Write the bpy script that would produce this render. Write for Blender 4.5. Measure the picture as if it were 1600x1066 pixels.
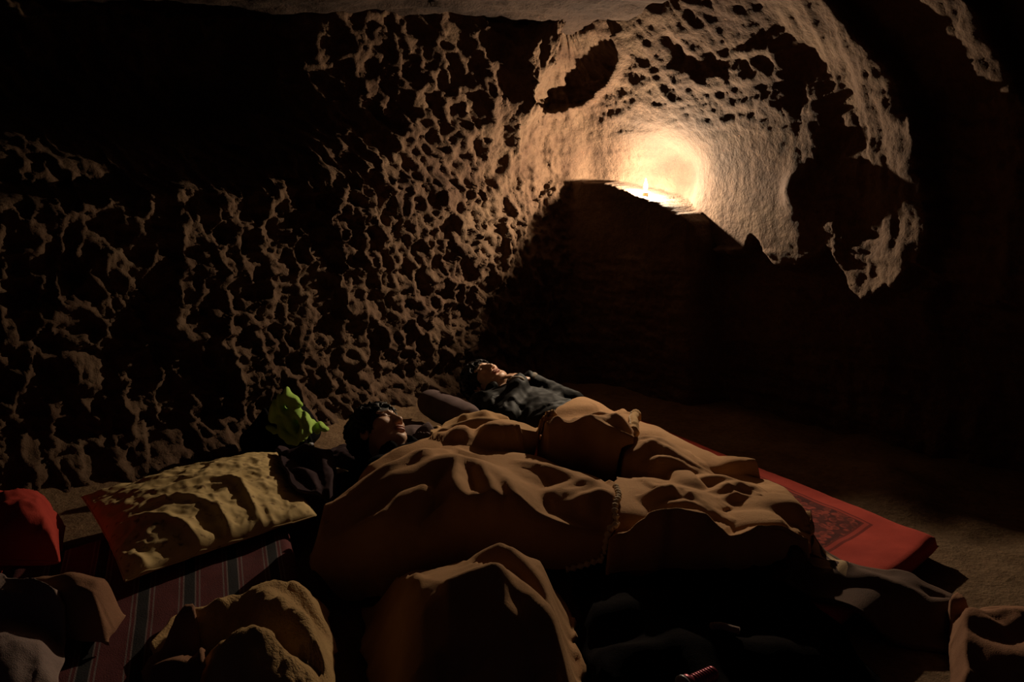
import bpy, bmesh, math, random
import numpy as np
from mathutils import Vector, Matrix

for _o in list(bpy.data.objects):
    bpy.data.objects.remove(_o, do_unlink=True)
scene = bpy.context.scene
COL = scene.collection
rng = np.random.default_rng(11)
random.seed(11)

# ------------------------------------------------------------------ camera, night sky, exposure
CAM_Z, PITCH, FPX = 1.2, math.radians(10.0), 1100.0
cam_d = bpy.data.cameras.new('camera')
cam_d.sensor_width = 36.0
cam_d.lens = 36.0 * FPX / 1600.0
cam_d.clip_start = 0.05
cam = bpy.data.objects.new('camera', cam_d)
COL.objects.link(cam)
cam.location = (0, 0, CAM_Z)
cam.rotation_euler = (math.pi / 2 - PITCH, 0, 0)
scene.camera = cam

world = bpy.data.worlds.new('night_sky')
scene.world = world
world.use_nodes = True
_bg = world.node_tree.nodes['Background']
_bg.inputs['Color'].default_value = (0.62, 0.55, 1.0, 1)      # faint night sky seen through the cave mouth behind the camera
_bg.inputs['Strength'].default_value = 0.0045

scene.view_settings.view_transform = 'Standard'
scene.view_settings.look = 'None'
scene.view_settings.exposure = 0.4
scene.view_settings.gamma = 1.0
scene.view_settings.use_curve_mapping = False
CANDLE_WATTS = 125.0
CANDLE_COLOUR = (1.0, 0.79, 0.55)
FLAME = np.array([0.868, 4.677, 1.396])          # where the flame burns

# ------------------------------------------------------------------ helpers
def pt(px, py, z):
    """world point at height z that a line of sight in the surveyed photograph meets"""
    a, b = (px - 800) / FPX, (533 - py) / FPX
    dx, dy, dz = a, math.cos(PITCH) + b * math.sin(PITCH), -math.sin(PITCH) + b * math.cos(PITCH)
    t = (z - CAM_Z) / dz
    return np.array([dx * t, dy * t, z])

def smooth(e0, e1, x):
    t = np.clip((x - e0) / (e1 - e0), 0, 1)
    return t * t * (3 - 2 * t)

def _hash(ix, iy, k):
    h = (ix.astype(np.int64) * 374761393 + iy.astype(np.int64) * 668265263 + k * 974634777) & 0xffffffff
    h = ((h ^ (h >> 13)) * 1274126177) & 0xffffffff
    h = h ^ (h >> 16)
    return (h & 0xffffff) / float(0x1000000)

def vnoise(x, y, k=0):
    ix, iy = np.floor(x), np.floor(y)
    fx, fy = x - ix, y - iy
    ux, uy = fx * fx * fx * (fx * (fx * 6 - 15) + 10), fy * fy * fy * (fy * (fy * 6 - 15) + 10)
    a, b = _hash(ix, iy, k), _hash(ix + 1, iy, k)
    c, d = _hash(ix, iy + 1, k), _hash(ix + 1, iy + 1, k)
    return (a + (b - a) * ux) * (1 - uy) + (c + (d - c) * ux) * uy

def fbm(x, y, k=0, octs=4, gain=0.5):
    s, a, n = 0.0, 1.0, 0.0
    for o in range(octs):
        s = s + a * (vnoise(x * 2 ** o + 17.3 * o, y * 2 ** o - 9.1 * o, k + o) * 2 - 1)
        n += a
        a *= gain
    return s / n

def worley(x, y, k=0):
    ix, iy = np.floor(x), np.floor(y)
    f1 = np.full(np.shape(x), 9.0); f2 = f1.copy(); idv = np.zeros(np.shape(x))
    for dx in (-1, 0, 1):
        for dy in (-1, 0, 1):
            cx, cy = ix + dx, iy + dy
            ex = cx + 0.12 + 0.76 * _hash(cx, cy, k) - x
            ey = cy + 0.12 + 0.76 * _hash(cx, cy, k + 7) - y
            d = np.sqrt(ex * ex + ey * ey)
            near = d < f1
            f2 = np.where(near, f1, np.minimum(f2, d))
            idv = np.where(near, _hash(cx, cy, k + 13), idv)
            f1 = np.where(near, d, f1)
    return f1, f2, idv

def mesh_obj(name, verts, faces, mat=None, parent=None, shade=True):
    me = bpy.data.meshes.new(name)
    me.from_pydata([tuple(map(float, v)) for v in verts], [], [tuple(map(int, f)) for f in faces])
    me.update()
    if shade:
        me.polygons.foreach_set('use_smooth', np.ones(len(me.polygons), bool))
    o = bpy.data.objects.new(name, me)
    if mat: me.materials.append(mat)
    COL.objects.link(o)
    if parent: o.parent = parent
    return o

def grid_faces(nu, nv, wrap_u=False):
    i = np.arange(nu if wrap_u else nu - 1)[:, None]; j = np.arange(nv - 1)[None, :]
    i2 = (i + 1) % nu
    a = i * nv + j; b = i2 * nv + j; c = i2 * nv + j + 1; d = i * nv + j + 1
    return np.stack([a, b, c, d], -1).reshape(-1, 4)

def fast_mesh(name, V, F, mat=None, parent=None, attrs=None):
    """numpy vertices and quads to a smooth-shaded mesh object"""
    V = np.asarray(V, np.float32).reshape(-1, 3); F = np.asarray(F, np.int32)
    k = F.shape[1]
    me = bpy.data.meshes.new(name)
    me.vertices.add(len(V)); me.vertices.foreach_set('co', V.ravel())
    me.loops.add(F.size); me.loops.foreach_set('vertex_index', F.ravel())
    me.polygons.add(len(F)); me.polygons.foreach_set('loop_start', np.arange(0, F.size, k, dtype=np.int32))
    me.polygons.foreach_set('use_smooth', np.ones(len(F), bool))
    me.update(calc_edges=True); me.validate()
    for an, av in (attrs or {}).items():
        at = me.attributes.new(an, 'FLOAT', 'POINT')
        at.data.foreach_set('value', np.asarray(av, np.float32).ravel())
    o = bpy.data.objects.new(name, me)
    if mat: me.materials.append(mat)
    COL.objects.link(o)
    if parent: o.parent = parent
    return o

def tag(o, label=None, cat=None, group=None, kind=None):
    if label: o['label'] = label
    if cat: o['category'] = cat
    if group: o['group'] = group
    if kind: o['kind'] = kind
    return o

def thing(name, loc, label, cat, group=None):
    o = bpy.data.objects.new(name, None)
    o.empty_display_size = 0.1
    COL.objects.link(o)
    o.location = tuple(loc)
    bpy.context.view_layer.update()
    return tag(o, label, cat, group)

def adopt(child, parent):
    """parent a world-space mesh without moving it"""
    child.parent = parent
    child.matrix_parent_inverse = Matrix.Translation(parent.location).inverted()
    return child

def tube(path, radii, n=10, caps=True):
    """verts and faces of a round tube along a path"""
    P = np.asarray(path, float); m = len(P)
    R = np.broadcast_to(np.asarray(radii, float), (m,))
    T = np.gradient(P, axis=0); T /= np.linalg.norm(T, axis=1)[:, None] + 1e-9
    up = np.array([0, 0, 1.0])
    V = []
    for i in range(m):
        u = up if abs(T[i] @ up) < 0.95 else np.array([1.0, 0, 0])
        s = np.cross(T[i], u); s /= np.linalg.norm(s)
        w = np.cross(s, T[i])
        for k in range(n):
            a = 2 * math.pi * k / n
            V.append(P[i] + R[i] * (math.cos(a) * s + math.sin(a) * w))
    F = [(i * n + k, i * n + (k + 1) % n, (i + 1) * n + (k + 1) % n, (i + 1) * n + k) for i in range(m - 1) for k in range(n)]
    if caps:
        F.append(tuple(range(n))[::-1]); F.append(tuple((m - 1) * n + k for k in range(n)))
    return V, F

def join(parts):
    V, F = [], []
    for v, f in parts:
        b = len(V); V += list(v); F += [tuple(i + b for i in q) for q in f]
    return V, F

def resample(P, step=None, n=None, closed=False):
    P = np.asarray(P, float)
    L = np.r_[0, np.cumsum(np.linalg.norm(np.diff(P, axis=0), axis=1))]
    if n is None: n = max(2, int(L[-1] / step) + 1)
    t = np.linspace(0, L[-1], n)
    return np.stack([np.interp(t, L, P[:, k]) for k in range(P.shape[1])], 1)

def chaikin(P, it=3):
    P = np.asarray(P, float)
    for _ in range(it):
        a, b = P[:-1], P[1:]
        Q = np.empty((2 * len(a), P.shape[1])); Q[0::2] = .75 * a + .25 * b; Q[1::2] = .25 * a + .75 * b
        P = np.vstack([P[:1], Q, P[-1:]])
    return P

# ------------------------------------------------------------------ materials
def new_mat(name):
    m = bpy.data.materials.new(name); m.use_nodes = True
    nt = m.node_tree
    return m, nt, nt.nodes['Principled BSDF']

def nd(nt, kind, **kw):
    n = nt.nodes.new(kind)
    for k, v in kw.items():
        if k in n.inputs: n.inputs[k].default_value = v
        else: setattr(n, k, v)
    return n

def ramp(nt, fac, stops):
    r = nt.nodes.new('ShaderNodeValToRGB')
    els = r.color_ramp.elements
    while len(els) < len(stops): els.new(0.5)
    for e, (p, c) in zip(els, stops):
        e.position = p; e.color = (*c, 1)
    nt.links.new(fac, r.inputs['Fac'])
    return r.outputs['Color']

def mixc(nt, fac, a, b, mode='MIX'):
    m = nt.nodes.new('ShaderNodeMix'); m.data_type = 'RGBA'; m.blend_type = mode
    for s, v in ((0, fac), (6, a), (7, b)):
        if hasattr(v, 'links'): nt.links.new(v, m.inputs[s])
        elif s == 0: m.inputs[0].default_value = v
        else: m.inputs[s].default_value = (*v, 1)
    return m.outputs[2]

def noise(nt, scale, detail=4, rough=0.55, vec=None, dist=0.0):
    n = nd(nt, 'ShaderNodeTexNoise', Scale=scale, Detail=detail, Roughness=rough, Distortion=dist)
    if vec is None:
        vec = nt.nodes.new('ShaderNodeTexCoord').outputs['Object']
    nt.links.new(vec, n.inputs['Vector'])
    return n.outputs['Fac']

def bump(nt, bsdf, height, strength, dist, prev=None):
    b = nd(nt, 'ShaderNodeBump', Strength=strength, Distance=dist)
    nt.links.new(height, b.inputs['Height'])
    if prev is not None: nt.links.new(prev, b.inputs['Normal'])
    nt.links.new(b.outputs['Normal'], bsdf.inputs['Normal'])
    return b.outputs['Normal']

def rock_mat(name, c0, c1, c2, scale=3.0, fine=60, bstr=0.7):
    m, nt, b = new_mat(name)
    n1 = noise(nt, scale, 6, 0.6, dist=0.6)
    n2 = noise(nt, scale * 9, 5, 0.65)
    col = ramp(nt, n1, [(0.3, c0), (0.52, c1), (0.75, c2)])
    col = mixc(nt, 0.45, col, ramp(nt, n2, [(0.3, (0.25, 0.22, 0.2)), (0.65, (1, 1, 1))]), 'MULTIPLY')
    sa = nt.nodes.new('ShaderNodeAttribute'); sa.attribute_name = 'glare_dim'
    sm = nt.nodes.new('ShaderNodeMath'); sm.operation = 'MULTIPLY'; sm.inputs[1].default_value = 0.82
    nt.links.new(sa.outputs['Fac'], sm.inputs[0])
    col = mixc(nt, sm.outputs[0], col, (0.02, 0.014, 0.010))  # rock colour pulled dark round the candle to offset its strong light
    nt.links.new(col, b.inputs['Base Color'])
    b.inputs['Roughness'].default_value = 0.92
    b.inputs['Specular IOR Level'].default_value = 0.2
    p = bump(nt, b, noise(nt, fine, 6, 0.7), bstr, 0.012)
    bump(nt, b, noise(nt, fine * 0.3, 5, 0.6), bstr * 0.8, 0.03, p)
    return m

def cloth_mat(name, c0, c1, scale=6.0, fuzz=0.5, fine=380, bstr=0.5, rough=0.95, spots=None, sheen_tint=None, spec=0.15):
    m, nt, b = new_mat(name)
    col = ramp(nt, noise(nt, scale, 5, 0.6), [(0.32, c0), (0.68, c1)])
    if spots:
        sc, sp, lo, hi = spots
        col = mixc(nt, ramp(nt, noise(nt, sc, 3, 0.5), [(lo, (0, 0, 0)), (hi, (1, 1, 1))]), col, sp)
    nt.links.new(col, b.inputs['Base Color'])
    b.inputs['Roughness'].default_value = rough
    b.inputs['Specular IOR Level'].default_value = spec
    b.inputs['Sheen Weight'].default_value = fuzz
    b.inputs['Sheen Roughness'].default_value = 0.5
    b.inputs['Sheen Tint'].default_value = (*(sheen_tint or c1), 1)
    p = bump(nt, b, noise(nt, fine, 3, 0.6), bstr, 0.004)
    bump(nt, b, noise(nt, 55, 4, 0.6), bstr * 0.35, 0.01, p)
    return m

M = {}
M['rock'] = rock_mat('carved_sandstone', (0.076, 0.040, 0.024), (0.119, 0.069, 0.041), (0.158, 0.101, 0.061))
M['ceiling'] = rock_mat('dark_sandstone', (0.025, 0.014, 0.010), (0.043, 0.025, 0.017), (0.060, 0.037, 0.025))  # same rock recipe as the walls, in a darker tone
M['sand'] = rock_mat('sandy_floor', (0.150, 0.088, 0.047), (0.216, 0.131, 0.070), (0.252, 0.164, 0.094), 4, 120, 0.5)
M['fleece'] = cloth_mat('brown_fleece', (0.356, 0.192, 0.088), (0.506, 0.290, 0.146), 5, 0.6)
M['fleece2'] = cloth_mat('tan_fleece', (0.412, 0.243, 0.112), (0.562, 0.346, 0.173), 5, 0.6)
M['fleece3'] = cloth_mat('reddish_fleece', (0.337, 0.164, 0.085), (0.468, 0.243, 0.126), 5, 0.6)
M['fleece_dark'] = cloth_mat('dark_brown_fleece', (0.07, 0.035, 0.022), (0.12, 0.06, 0.036), 5, 0.5)
M['plush'] = cloth_mat('matted_plush', (0.388, 0.236, 0.108), (0.582, 0.377, 0.172), 9, 0.8, 150, 1.0)
M['trim'] = cloth_mat('satin_trim', (0.36, 0.22, 0.10), (0.46, 0.29, 0.14), 12, 0.5)
M['thread'] = cloth_mat('pale_thread', (0.55, 0.42, 0.28), (0.68, 0.54, 0.38), 12, 0.4)
M['cotton'] = cloth_mat('stained_cotton', (0.486, 0.347, 0.152), (0.646, 0.474, 0.225), 7, 0.15, 600, 0.25, 0.85, (34, (0.195, 0.111, 0.055), 0.60, 0.72))
M['red_cloth'] = cloth_mat('red_cloth', (0.400, 0.045, 0.035), (0.520, 0.065, 0.045), 8, 0.3, 450, 0.4)
M['brown_cloth'] = cloth_mat('brown_cloth', (0.243, 0.122, 0.073), (0.342, 0.176, 0.103), 7, 0.4)
M['grey_cloth'] = cloth_mat('mauve_grey_cloth', (0.245, 0.175, 0.158), (0.351, 0.256, 0.222), 7, 0.4)
M['navy'] = cloth_mat('navy_cloth', (0.012, 0.012, 0.026), (0.022, 0.02, 0.04), 7, 0.35, spec=0.03)
M['mauve_dark'] = cloth_mat('dark_mauve_cloth', (0.04, 0.026, 0.030), (0.065, 0.042, 0.046), 7, 0.1, spec=0.03)
M['pillow_grey'] = cloth_mat('slate_purple_cotton', (0.10, 0.068, 0.066), (0.14, 0.095, 0.09), 7, 0.3)
M['green'] = cloth_mat('lime_green_towel', (0.34, 0.54, 0.10), (0.46, 0.68, 0.17), 8, 0.3, 500, 0.4)
M['black_fabric'] = cloth_mat('black_nylon', (0.004, 0.004, 0.005), (0.009, 0.008, 0.009), 9, 0.0, 500, 0.3, 0.85, spec=0.03)
M['jacket'] = cloth_mat('charcoal_jacket', (0.006, 0.0058, 0.006), (0.013, 0.012, 0.012), 9, 0.0, 500, 0.3, 0.6, spec=0.10)
M['jacket_trim'] = cloth_mat('grey_trim', (0.22, 0.19, 0.16), (0.32, 0.28, 0.23), 9, 0.2)
M['black_blanket'] = cloth_mat('black_brown_fleece', (0.004, 0.0026, 0.003), (0.008, 0.005, 0.005), 6, 0.0, spec=0.03)
# ------------------------------------------------------------------ the cave: walls, ceiling, floor
PLAN = [(-5.0, .75), (-4.2, 1.41), (-3.2, 2.26), (-1.92, 3.36), (-.97, 4.20), (-.43, 4.63), (.02, 5.02), (.38, 5.16),
        (.66, 4.98), (.95, 4.60), (1.55, 3.78), (2.15, 2.98), (2.75, 2.2), (3.3, 1.3), (3.7, .2)]
_pl = resample(chaikin(PLAN, 4), 0.0115)
NS = len(_pl)
_t = np.gradient(_pl, axis=0); _t /= np.linalg.norm(_t, axis=1)[:, None]
_nrm = np.stack([_t[:, 1], -_t[:, 0]], 1)                       # towards the room
_k = np.exp(-0.5 * (np.arange(-60, 61) / 26.0) ** 2); _k /= _k.sum()
_nrm = np.stack([np.convolve(np.pad(_nrm[:, i], 60, mode='edge'), _k, 'valid') for i in (0, 1)], 1)
_nrm /= np.linalg.norm(_nrm, axis=1)[:, None]
S1 = np.r_[0, np.cumsum(np.linalg.norm(np.diff(_pl, axis=0), axis=1))]
CORNER_S = S1[np.argmin(np.hypot(_pl[:, 0] - .38, _pl[:, 1] - 5.16))]

def s_of(x, y):
    return S1[np.argmin(np.hypot(_pl[:, 0] - x, _pl[:, 1] - y))]

def lean(s, z):
    top = 0.62 * smooth(1.55, 2.75, z) ** 1.3
    left = 1 - smooth(CORNER_S - .3, CORNER_S + .6, s)
    return top * (1.05 - 0.05 * left) * (1 - 0.65 * smooth(6.7, 6.2, s))
# ---- surface relief
def gauss(s, z, s0, z0, rs, rz):
    return np.exp(-((s - s0) / rs) ** 2 - ((z - z0) / rz) ** 2)

def relief(s, z):
    """how far the rock stands out of the smooth wall towards the room (metres)"""
    C = CORNER_S
    ws = s + 0.06 * fbm(s * 3, z * 3, 3) + 0.035 * fbm(s * 11, z * 11, 5, 3); wz = z + 0.06 * fbm(s * 3, z * 3, 9) + 0.035 * fbm(s * 11, z * 11, 7, 3)
    right = smooth(C - .15, C + .35, s)
    d = (0.085 * fbm(s * 1.1, z * 1.1, 21) + 0.045 * fbm(s * 3.2, z * 3.2, 27, 3)) * (1 - .55 * smooth(7.0, 7.3, s))
    # tool marks: scooped hollows with sharp ridges between them
    upper = smooth(1.40, 1.50, z + 0.03 * fbm(s * 4, z * 2, 31))
    a1, b1, i1 = worley(ws * 8.6, wz * 6.6, 41)
    low = 0.095 * np.clip(a1 - 0.10, 0, .8) + 0.055 * (i1 - .5)
    q = ws + 0.75 * wz
    a2, b2, i2 = worley(q * 8.0, (wz - 0.35 * ws) * 4.2, 47)
    upp = 0.095 * np.clip(a2 - 0.10, 0, .8) + 0.03 * (i2 - .5)
    a3, b3, i3 = worley(ws * 20, wz * 16, 53)
    fine = 0.050 * np.clip(a3 - .1, 0, .8) + 0.024 * (i3 - .5)
    amp = 1 - 0.9 * smooth(C - .45, C + .2, s) * (1 - 0.3 * smooth(1.78, 2.0, z))
    amp = np.maximum(amp, 0.36 * smooth(7.4, 7.8, s) * smooth(1.75, 1.95, z) - 0.15 * smooth(8.5, 8.9, s) * smooth(1.75, 1.95, z))
    amp = amp * (1 - .7 * smooth(8.45, 8.75, s))
    d = d + 0.035 * smooth(8.4, 8.8, s) * fbm(s * 11 + .6 * z, z * 2.6, 67, 4)
    amp = np.maximum(amp, (1 - right) * 0.95 * (1 - upper) * smooth(C + .2, C - .05, s))
    vary = 0.6 + 0.8 * vnoise(s * 1.7, z * 1.7, 61)
    d = d + amp * vary * ((low + fine) * (1 - upper) + (upp + 0.6 * fine) * upper)
    d = d + (1 - right) * 0.05 * (1 - upper)                                  # the lower face stands proud of the upper
    d = d + 0.012 * fbm(s * 5, z * 26, 71, 3) * (0.5 + right)                 # bedding layers
    d = d + 0.010 * fbm(s * 20, z * 20, 75, 4) + 0.005 * fbm(s * 55, z * 55, 79, 2)
    # the upper left of the wall falls back
    d = d + (0.26 * smooth(6.86, 6.52, s) - 0.50 * np.clip(6.5 - s, 0, 3.2)) * upper * smooth(1.40, 1.95, z)
    d = d - 0.30 * smooth(5.25, 4.75, s + 0.25 * fbm(s * 2, z * 2, 83)) * smooth(1.36, 1.5, z + 0.05 * fbm(s * 3, z * 3, 85) + 0.10 * (4.9 - s) * (s < 4.9))
    # the shelf that carries the candle: rock below the rim stands out, the niche above is set back
    rim = np.interp(s, [6.9, 7.13, 7.35, 7.50, 7.64, 7.80, 8.00, 8.08, 8.14], [1.45, 1.445, 1.43, 1.395, 1.345, 1.295, 1.22, 1.175, 1.02])
    rim = rim + 0.008 * fbm(s * 22, z * 0, 91, 2)
    inn = smooth(6.98, 7.12, s) * smooth(8.16, 8.04, s)
    below = smooth(rim + 0.006, rim - 0.012, z)
    calm = smooth(6.98, 7.12, s) * smooth(9.0, 8.6, s)
    d = d * (1 - 0.75 * calm * smooth(.85, 1.0, z) * smooth(1.8, 1.6, z))
    d = d + inn * (0.085 * below * (0.5 + 0.5 * smooth(0.2, 1.1, z)) )
    d = d - (0.085 + 0.24 * gauss(s, z, 7.68, 1.45, .24, .28)) * smooth(7.0, 7.15, s) * smooth(8.75, 7.95, s) * (1 - below) * smooth(1.9, 1.5, z)
    # undercut along the right wall with a ragged hanging edge
    r2 = np.interp(s, [8.05, 8.25, 8.45, 8.6, 8.73, 8.9, 9.05, 9.2, 9.4, 9.63, 10.2], [1.06, 1.0, 1.05, .93, .90, 1.06, .86, .80, 1.0, .80, .85])
    r2 = r2 + 0.07 * fbm(s * 9, s * 0, 95, 3)
    d = d - 0.20 * smooth(8.08, 8.2, s) * smooth(r2 + .01, r2 - .05, z)
    # boss that shades the wall behind it
    d = d + 0.09 * gauss(s, z, 8.72, 1.34, .07, .10) 
    # two ribs on the right wall: rising slowly, breaking off sharply
    for k, (zs, ss, A, run) in enumerate([([.7, 1.02, 1.44, 1.8, 2.05, 2.4], [9.36, 9.42, 9.38, 9.26, 9.10, 8.85], .15, .45),
                                          ([.6, 1.0, 1.3, 1.6, 2.0, 2.4], [9.84, 9.86, 9.84, 9.78, 9.6, 9.3], .17, .45)]):
        cr = np.interp(z, zs, ss) + 0.03 * fbm(z * 7, z * 0, 101 + k, 3)
        u = s - cr
        d = d + A * smooth(.55, .85, z) * (smooth(-run, 0.0, u) ** 1.6) * smooth(.07, .0, u)
    d = d - 0.10 * smooth(9.9, 10.1, s)
    # scooped hollow up in the corner: sharp lower lip, roof facing down to the flame
    ha = s - 7.06 + .03 * fbm(s * 9, z * 9, 111, 2)
    hb = (z - 2.10) - .20 * ha + .015 * fbm(s * 11, z * 11, 113, 2)
    he = (ha / .60) ** 2 + (hb / .17) ** 2
    hw = np.clip(hb / .17, -1, 1)
    d = d - 0.22 * np.sqrt(np.clip(1 - he, 0, 1)) * smooth(-1.0, -.7, hw) * (1 - .45 * (hw + 1)) * (1 + .35 * fbm(s * 8, z * 34, 115, 3))
    d = d + 0.05 * np.exp(-((he - 1.12) / .16) ** 2) * (hw < .2)
    d = d - 0.07 * gauss(s, z, 8.06, 2.13, .05, .09) - 0.07 * gauss(s, z, 8.82, 1.99, .07, .08) + .04 * gauss(s, z, 8.06, 2.0, .08, .04)
    # foot of the wall spreads into the sand
    d = d + 0.16 * smooth(.28, -.05, z) ** 1.5 * (1 - right)
    return d

NZ = 250
zz = np.linspace(-0.12, 2.75, NZ)
SS, ZZ = np.meshgrid(S1, zz, indexing='ij')
DD = lean(SS, ZZ) + relief(SS, ZZ)
WX = _pl[:, 0][:, None] + _nrm[:, 0][:, None] * DD
WY = _pl[:, 1][:, None] + _nrm[:, 1][:, None] * DD
WV = np.stack([WX, WY, ZZ], -1)
ic = int(np.argmin(np.abs(S1 - CORNER_S)))
wl = WV[:ic + 1]; wr = WV[ic:]
# darkening painted round the candle to tone down its glare on the rock
GLARE_DIM = np.clip(1.15 * np.exp(-((SS - 7.75) / .62) ** 2 - ((ZZ - 1.62) / .48) ** 2) + .25 * fbm(SS * 4, ZZ * 4, 161, 4), 0, 1) * smooth(2.6, 1.6, np.hypot(SS - 7.75, ZZ - 1.6))
o = fast_mesh('wall_left', wl, grid_faces(wl.shape[0], NZ)[:, ::-1], M['rock'], attrs={'glare_dim': GLARE_DIM[:ic + 1]})
tag(o, 'rough hand-picked sandstone cave wall with rows of scooped tool marks', kind='structure')
o = fast_mesh('wall_right', wr, grid_faces(wr.shape[0], NZ)[:, ::-1], M['rock'], attrs={'glare_dim': GLARE_DIM[ic:]})
tag(o, 'sandstone cave wall with candle shelf and hanging ribs of rock', kind='structure')

gx = np.arange(-5.4, 4.2, .03); gy = np.arange(-.6, 6.0, .03)
GX, GY = np.meshgrid(gx, gy, indexing='ij')
lay = fbm(GX * .8, GY * .8, 121, 3)
CZ = 2.37 + 0.06 * lay + 0.05 * np.floor(4 * fbm(GX * .55 + .2 * lay, GY * .9, 125, 3)) / 4 + 0.035 * fbm(GX * 3, GY * 9, 129, 4) + 0.016 * fbm(GX * 11, GY * 20, 133, 2)
CZ = CZ + 0.10 * smooth(1.5, 3.2, GX) - 0.05 * smooth(-1, -4, GX)
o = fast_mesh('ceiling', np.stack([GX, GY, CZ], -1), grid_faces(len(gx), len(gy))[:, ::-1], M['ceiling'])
tag(o, 'low layered dark sandstone cave ceiling', kind='structure')

def floor_z(x, y):
    x = np.asarray(x, float); y = np.asarray(y, float)
    n = (x + .43) * (-.65) + (y - 4.63) * .76                     # distance behind the foot line of the left wall
    z = 0.012 * fbm(x * 1.3, y * 1.3, 141, 3) + 0.004 * fbm(x * 9, y * 9, 145, 3) + .10 * smooth(-.45, .1, n)
    z = z + 0.07 * np.exp(-((x - 1.66) / .16) ** 2 - ((y - 2.92) / .22) ** 2) * (1 + .3 * fbm(x * 6, y * 6, 151, 3))
    z = z + 0.035 * smooth(.9, 1.6, x - .35 * (3.2 - y)) * (1 + fbm(x * 3.5, y * 3.5, 149, 3))
    return z
gx = np.arange(-5.4, 4.2, .024); gy = np.arange(-.6, 6.0, .024)
GX, GY = np.meshgrid(gx, gy, indexing='ij')
o = fast_mesh('floor', np.stack([GX, GY, floor_z(GX, GY)], -1), grid_faces(len(gx), len(gy)), M['sand'])
tag(o, 'uneven sandy cave floor around the bedding', kind='structure')
# ------------------------------------------------------------------ candle on the rock shelf
def lathe(prof, n=20, wob=0.0, k=0):
    V, F = [], []
    m = len(prof)
    for i, (r, z) in enumerate(prof):
        for j in range(n):
            a = 2 * math.pi * j / n
            rr = r * (1 + wob * math.sin(3 * a + k) + wob * .7 * math.sin(5 * a + 2 * k + z * 60))
            V.append((rr * math.cos(a), rr * math.sin(a), z))
    for i in range(m - 1):
        for j in range(n):
            F.append((i * n + j, i * n + (j + 1) % n, (i + 1) * n + (j + 1) % n, (i + 1) * n + j))
    F.append(tuple(range(n))[::-1]); F.append(tuple((m - 1) * n + j for j in range(n)))
    return V, F

wax, nt, b = new_mat('candle_wax')
b.inputs['Base Color'].default_value = (0.75, 0.5, 0.28, 1)
b.inputs['Subsurface Weight'].default_value = 0.4
b.inputs['Subsurface Radius'].default_value = (0.02, 0.01, 0.005)
b.inputs['Roughness'].default_value = 0.45
nt.links.new(ramp(nt, noise(nt, 60, 3), [(0.3, (0.62, 0.38, 0.2)), (0.7, (0.8, 0.56, 0.32))]), b.inputs['Base Color'])
wick_m, nt, b = new_mat('charred_wick')
b.inputs['Base Color'].default_value = (0.01, 0.008, 0.006, 1)
fl, nt, b = new_mat('candle_flame')
nt.nodes.remove(b)                                               # glowing gas: gives light and lets light through
em = nd(nt, 'ShaderNodeEmission', Color=(1.0, 0.82, 0.52, 1), Strength=30.0)
tp_ = nt.nodes.new('ShaderNodeBsdfTransparent'); ad = nt.nodes.new('ShaderNodeAddShader')
nt.links.new(em.outputs[0], ad.inputs[0]); nt.links.new(tp_.outputs[0], ad.inputs[1])
nt.links.new(ad.outputs[0], nt.nodes['Material Output'].inputs['Surface'])
cz = FLAME[2] - 0.082
ct = thing('candle', (FLAME[0], FLAME[1], cz), 'short melted candle burning on the rock shelf in the corner', 'candle')
mesh_obj('wax_body', *lathe([(.027, -.012), (.026, 0), (.021, .008), (.0195, .02), (.019, .040), (.0175, .047), (.012, .046), (.004, .044)], 24, .05), wax, ct)
mesh_obj('wax_pool', *lathe([(.040, -.014), (.041, -.004), (.034, .003), (.020, .006)], 28, .10, 1.0), wax, ct)
mesh_obj('wick', *tube([(0, 0, .042), (.001, 0, .05), (.003, 0, .056), (.006, 0, .059)], .0012, 6), wick_m, ct)
flm = mesh_obj('flame', *lathe([(.002, .052), (.008, .058), (.0125, .068), (.0135, .079), (.0112, .095), (.0068, .112), (.003, .125), (.0005, .134)], 16), fl, ct)
flm.visible_shadow = True
ld = bpy.data.lights.new('candle_light', 'POINT')
ld.energy = CANDLE_WATTS; ld.color = CANDLE_COLOUR; ld.shadow_soft_size = 0.014
lo = bpy.data.objects.new('candle_light', ld); COL.objects.link(lo)
lo.parent = ct; lo.location = (0, 0, .082)
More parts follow.
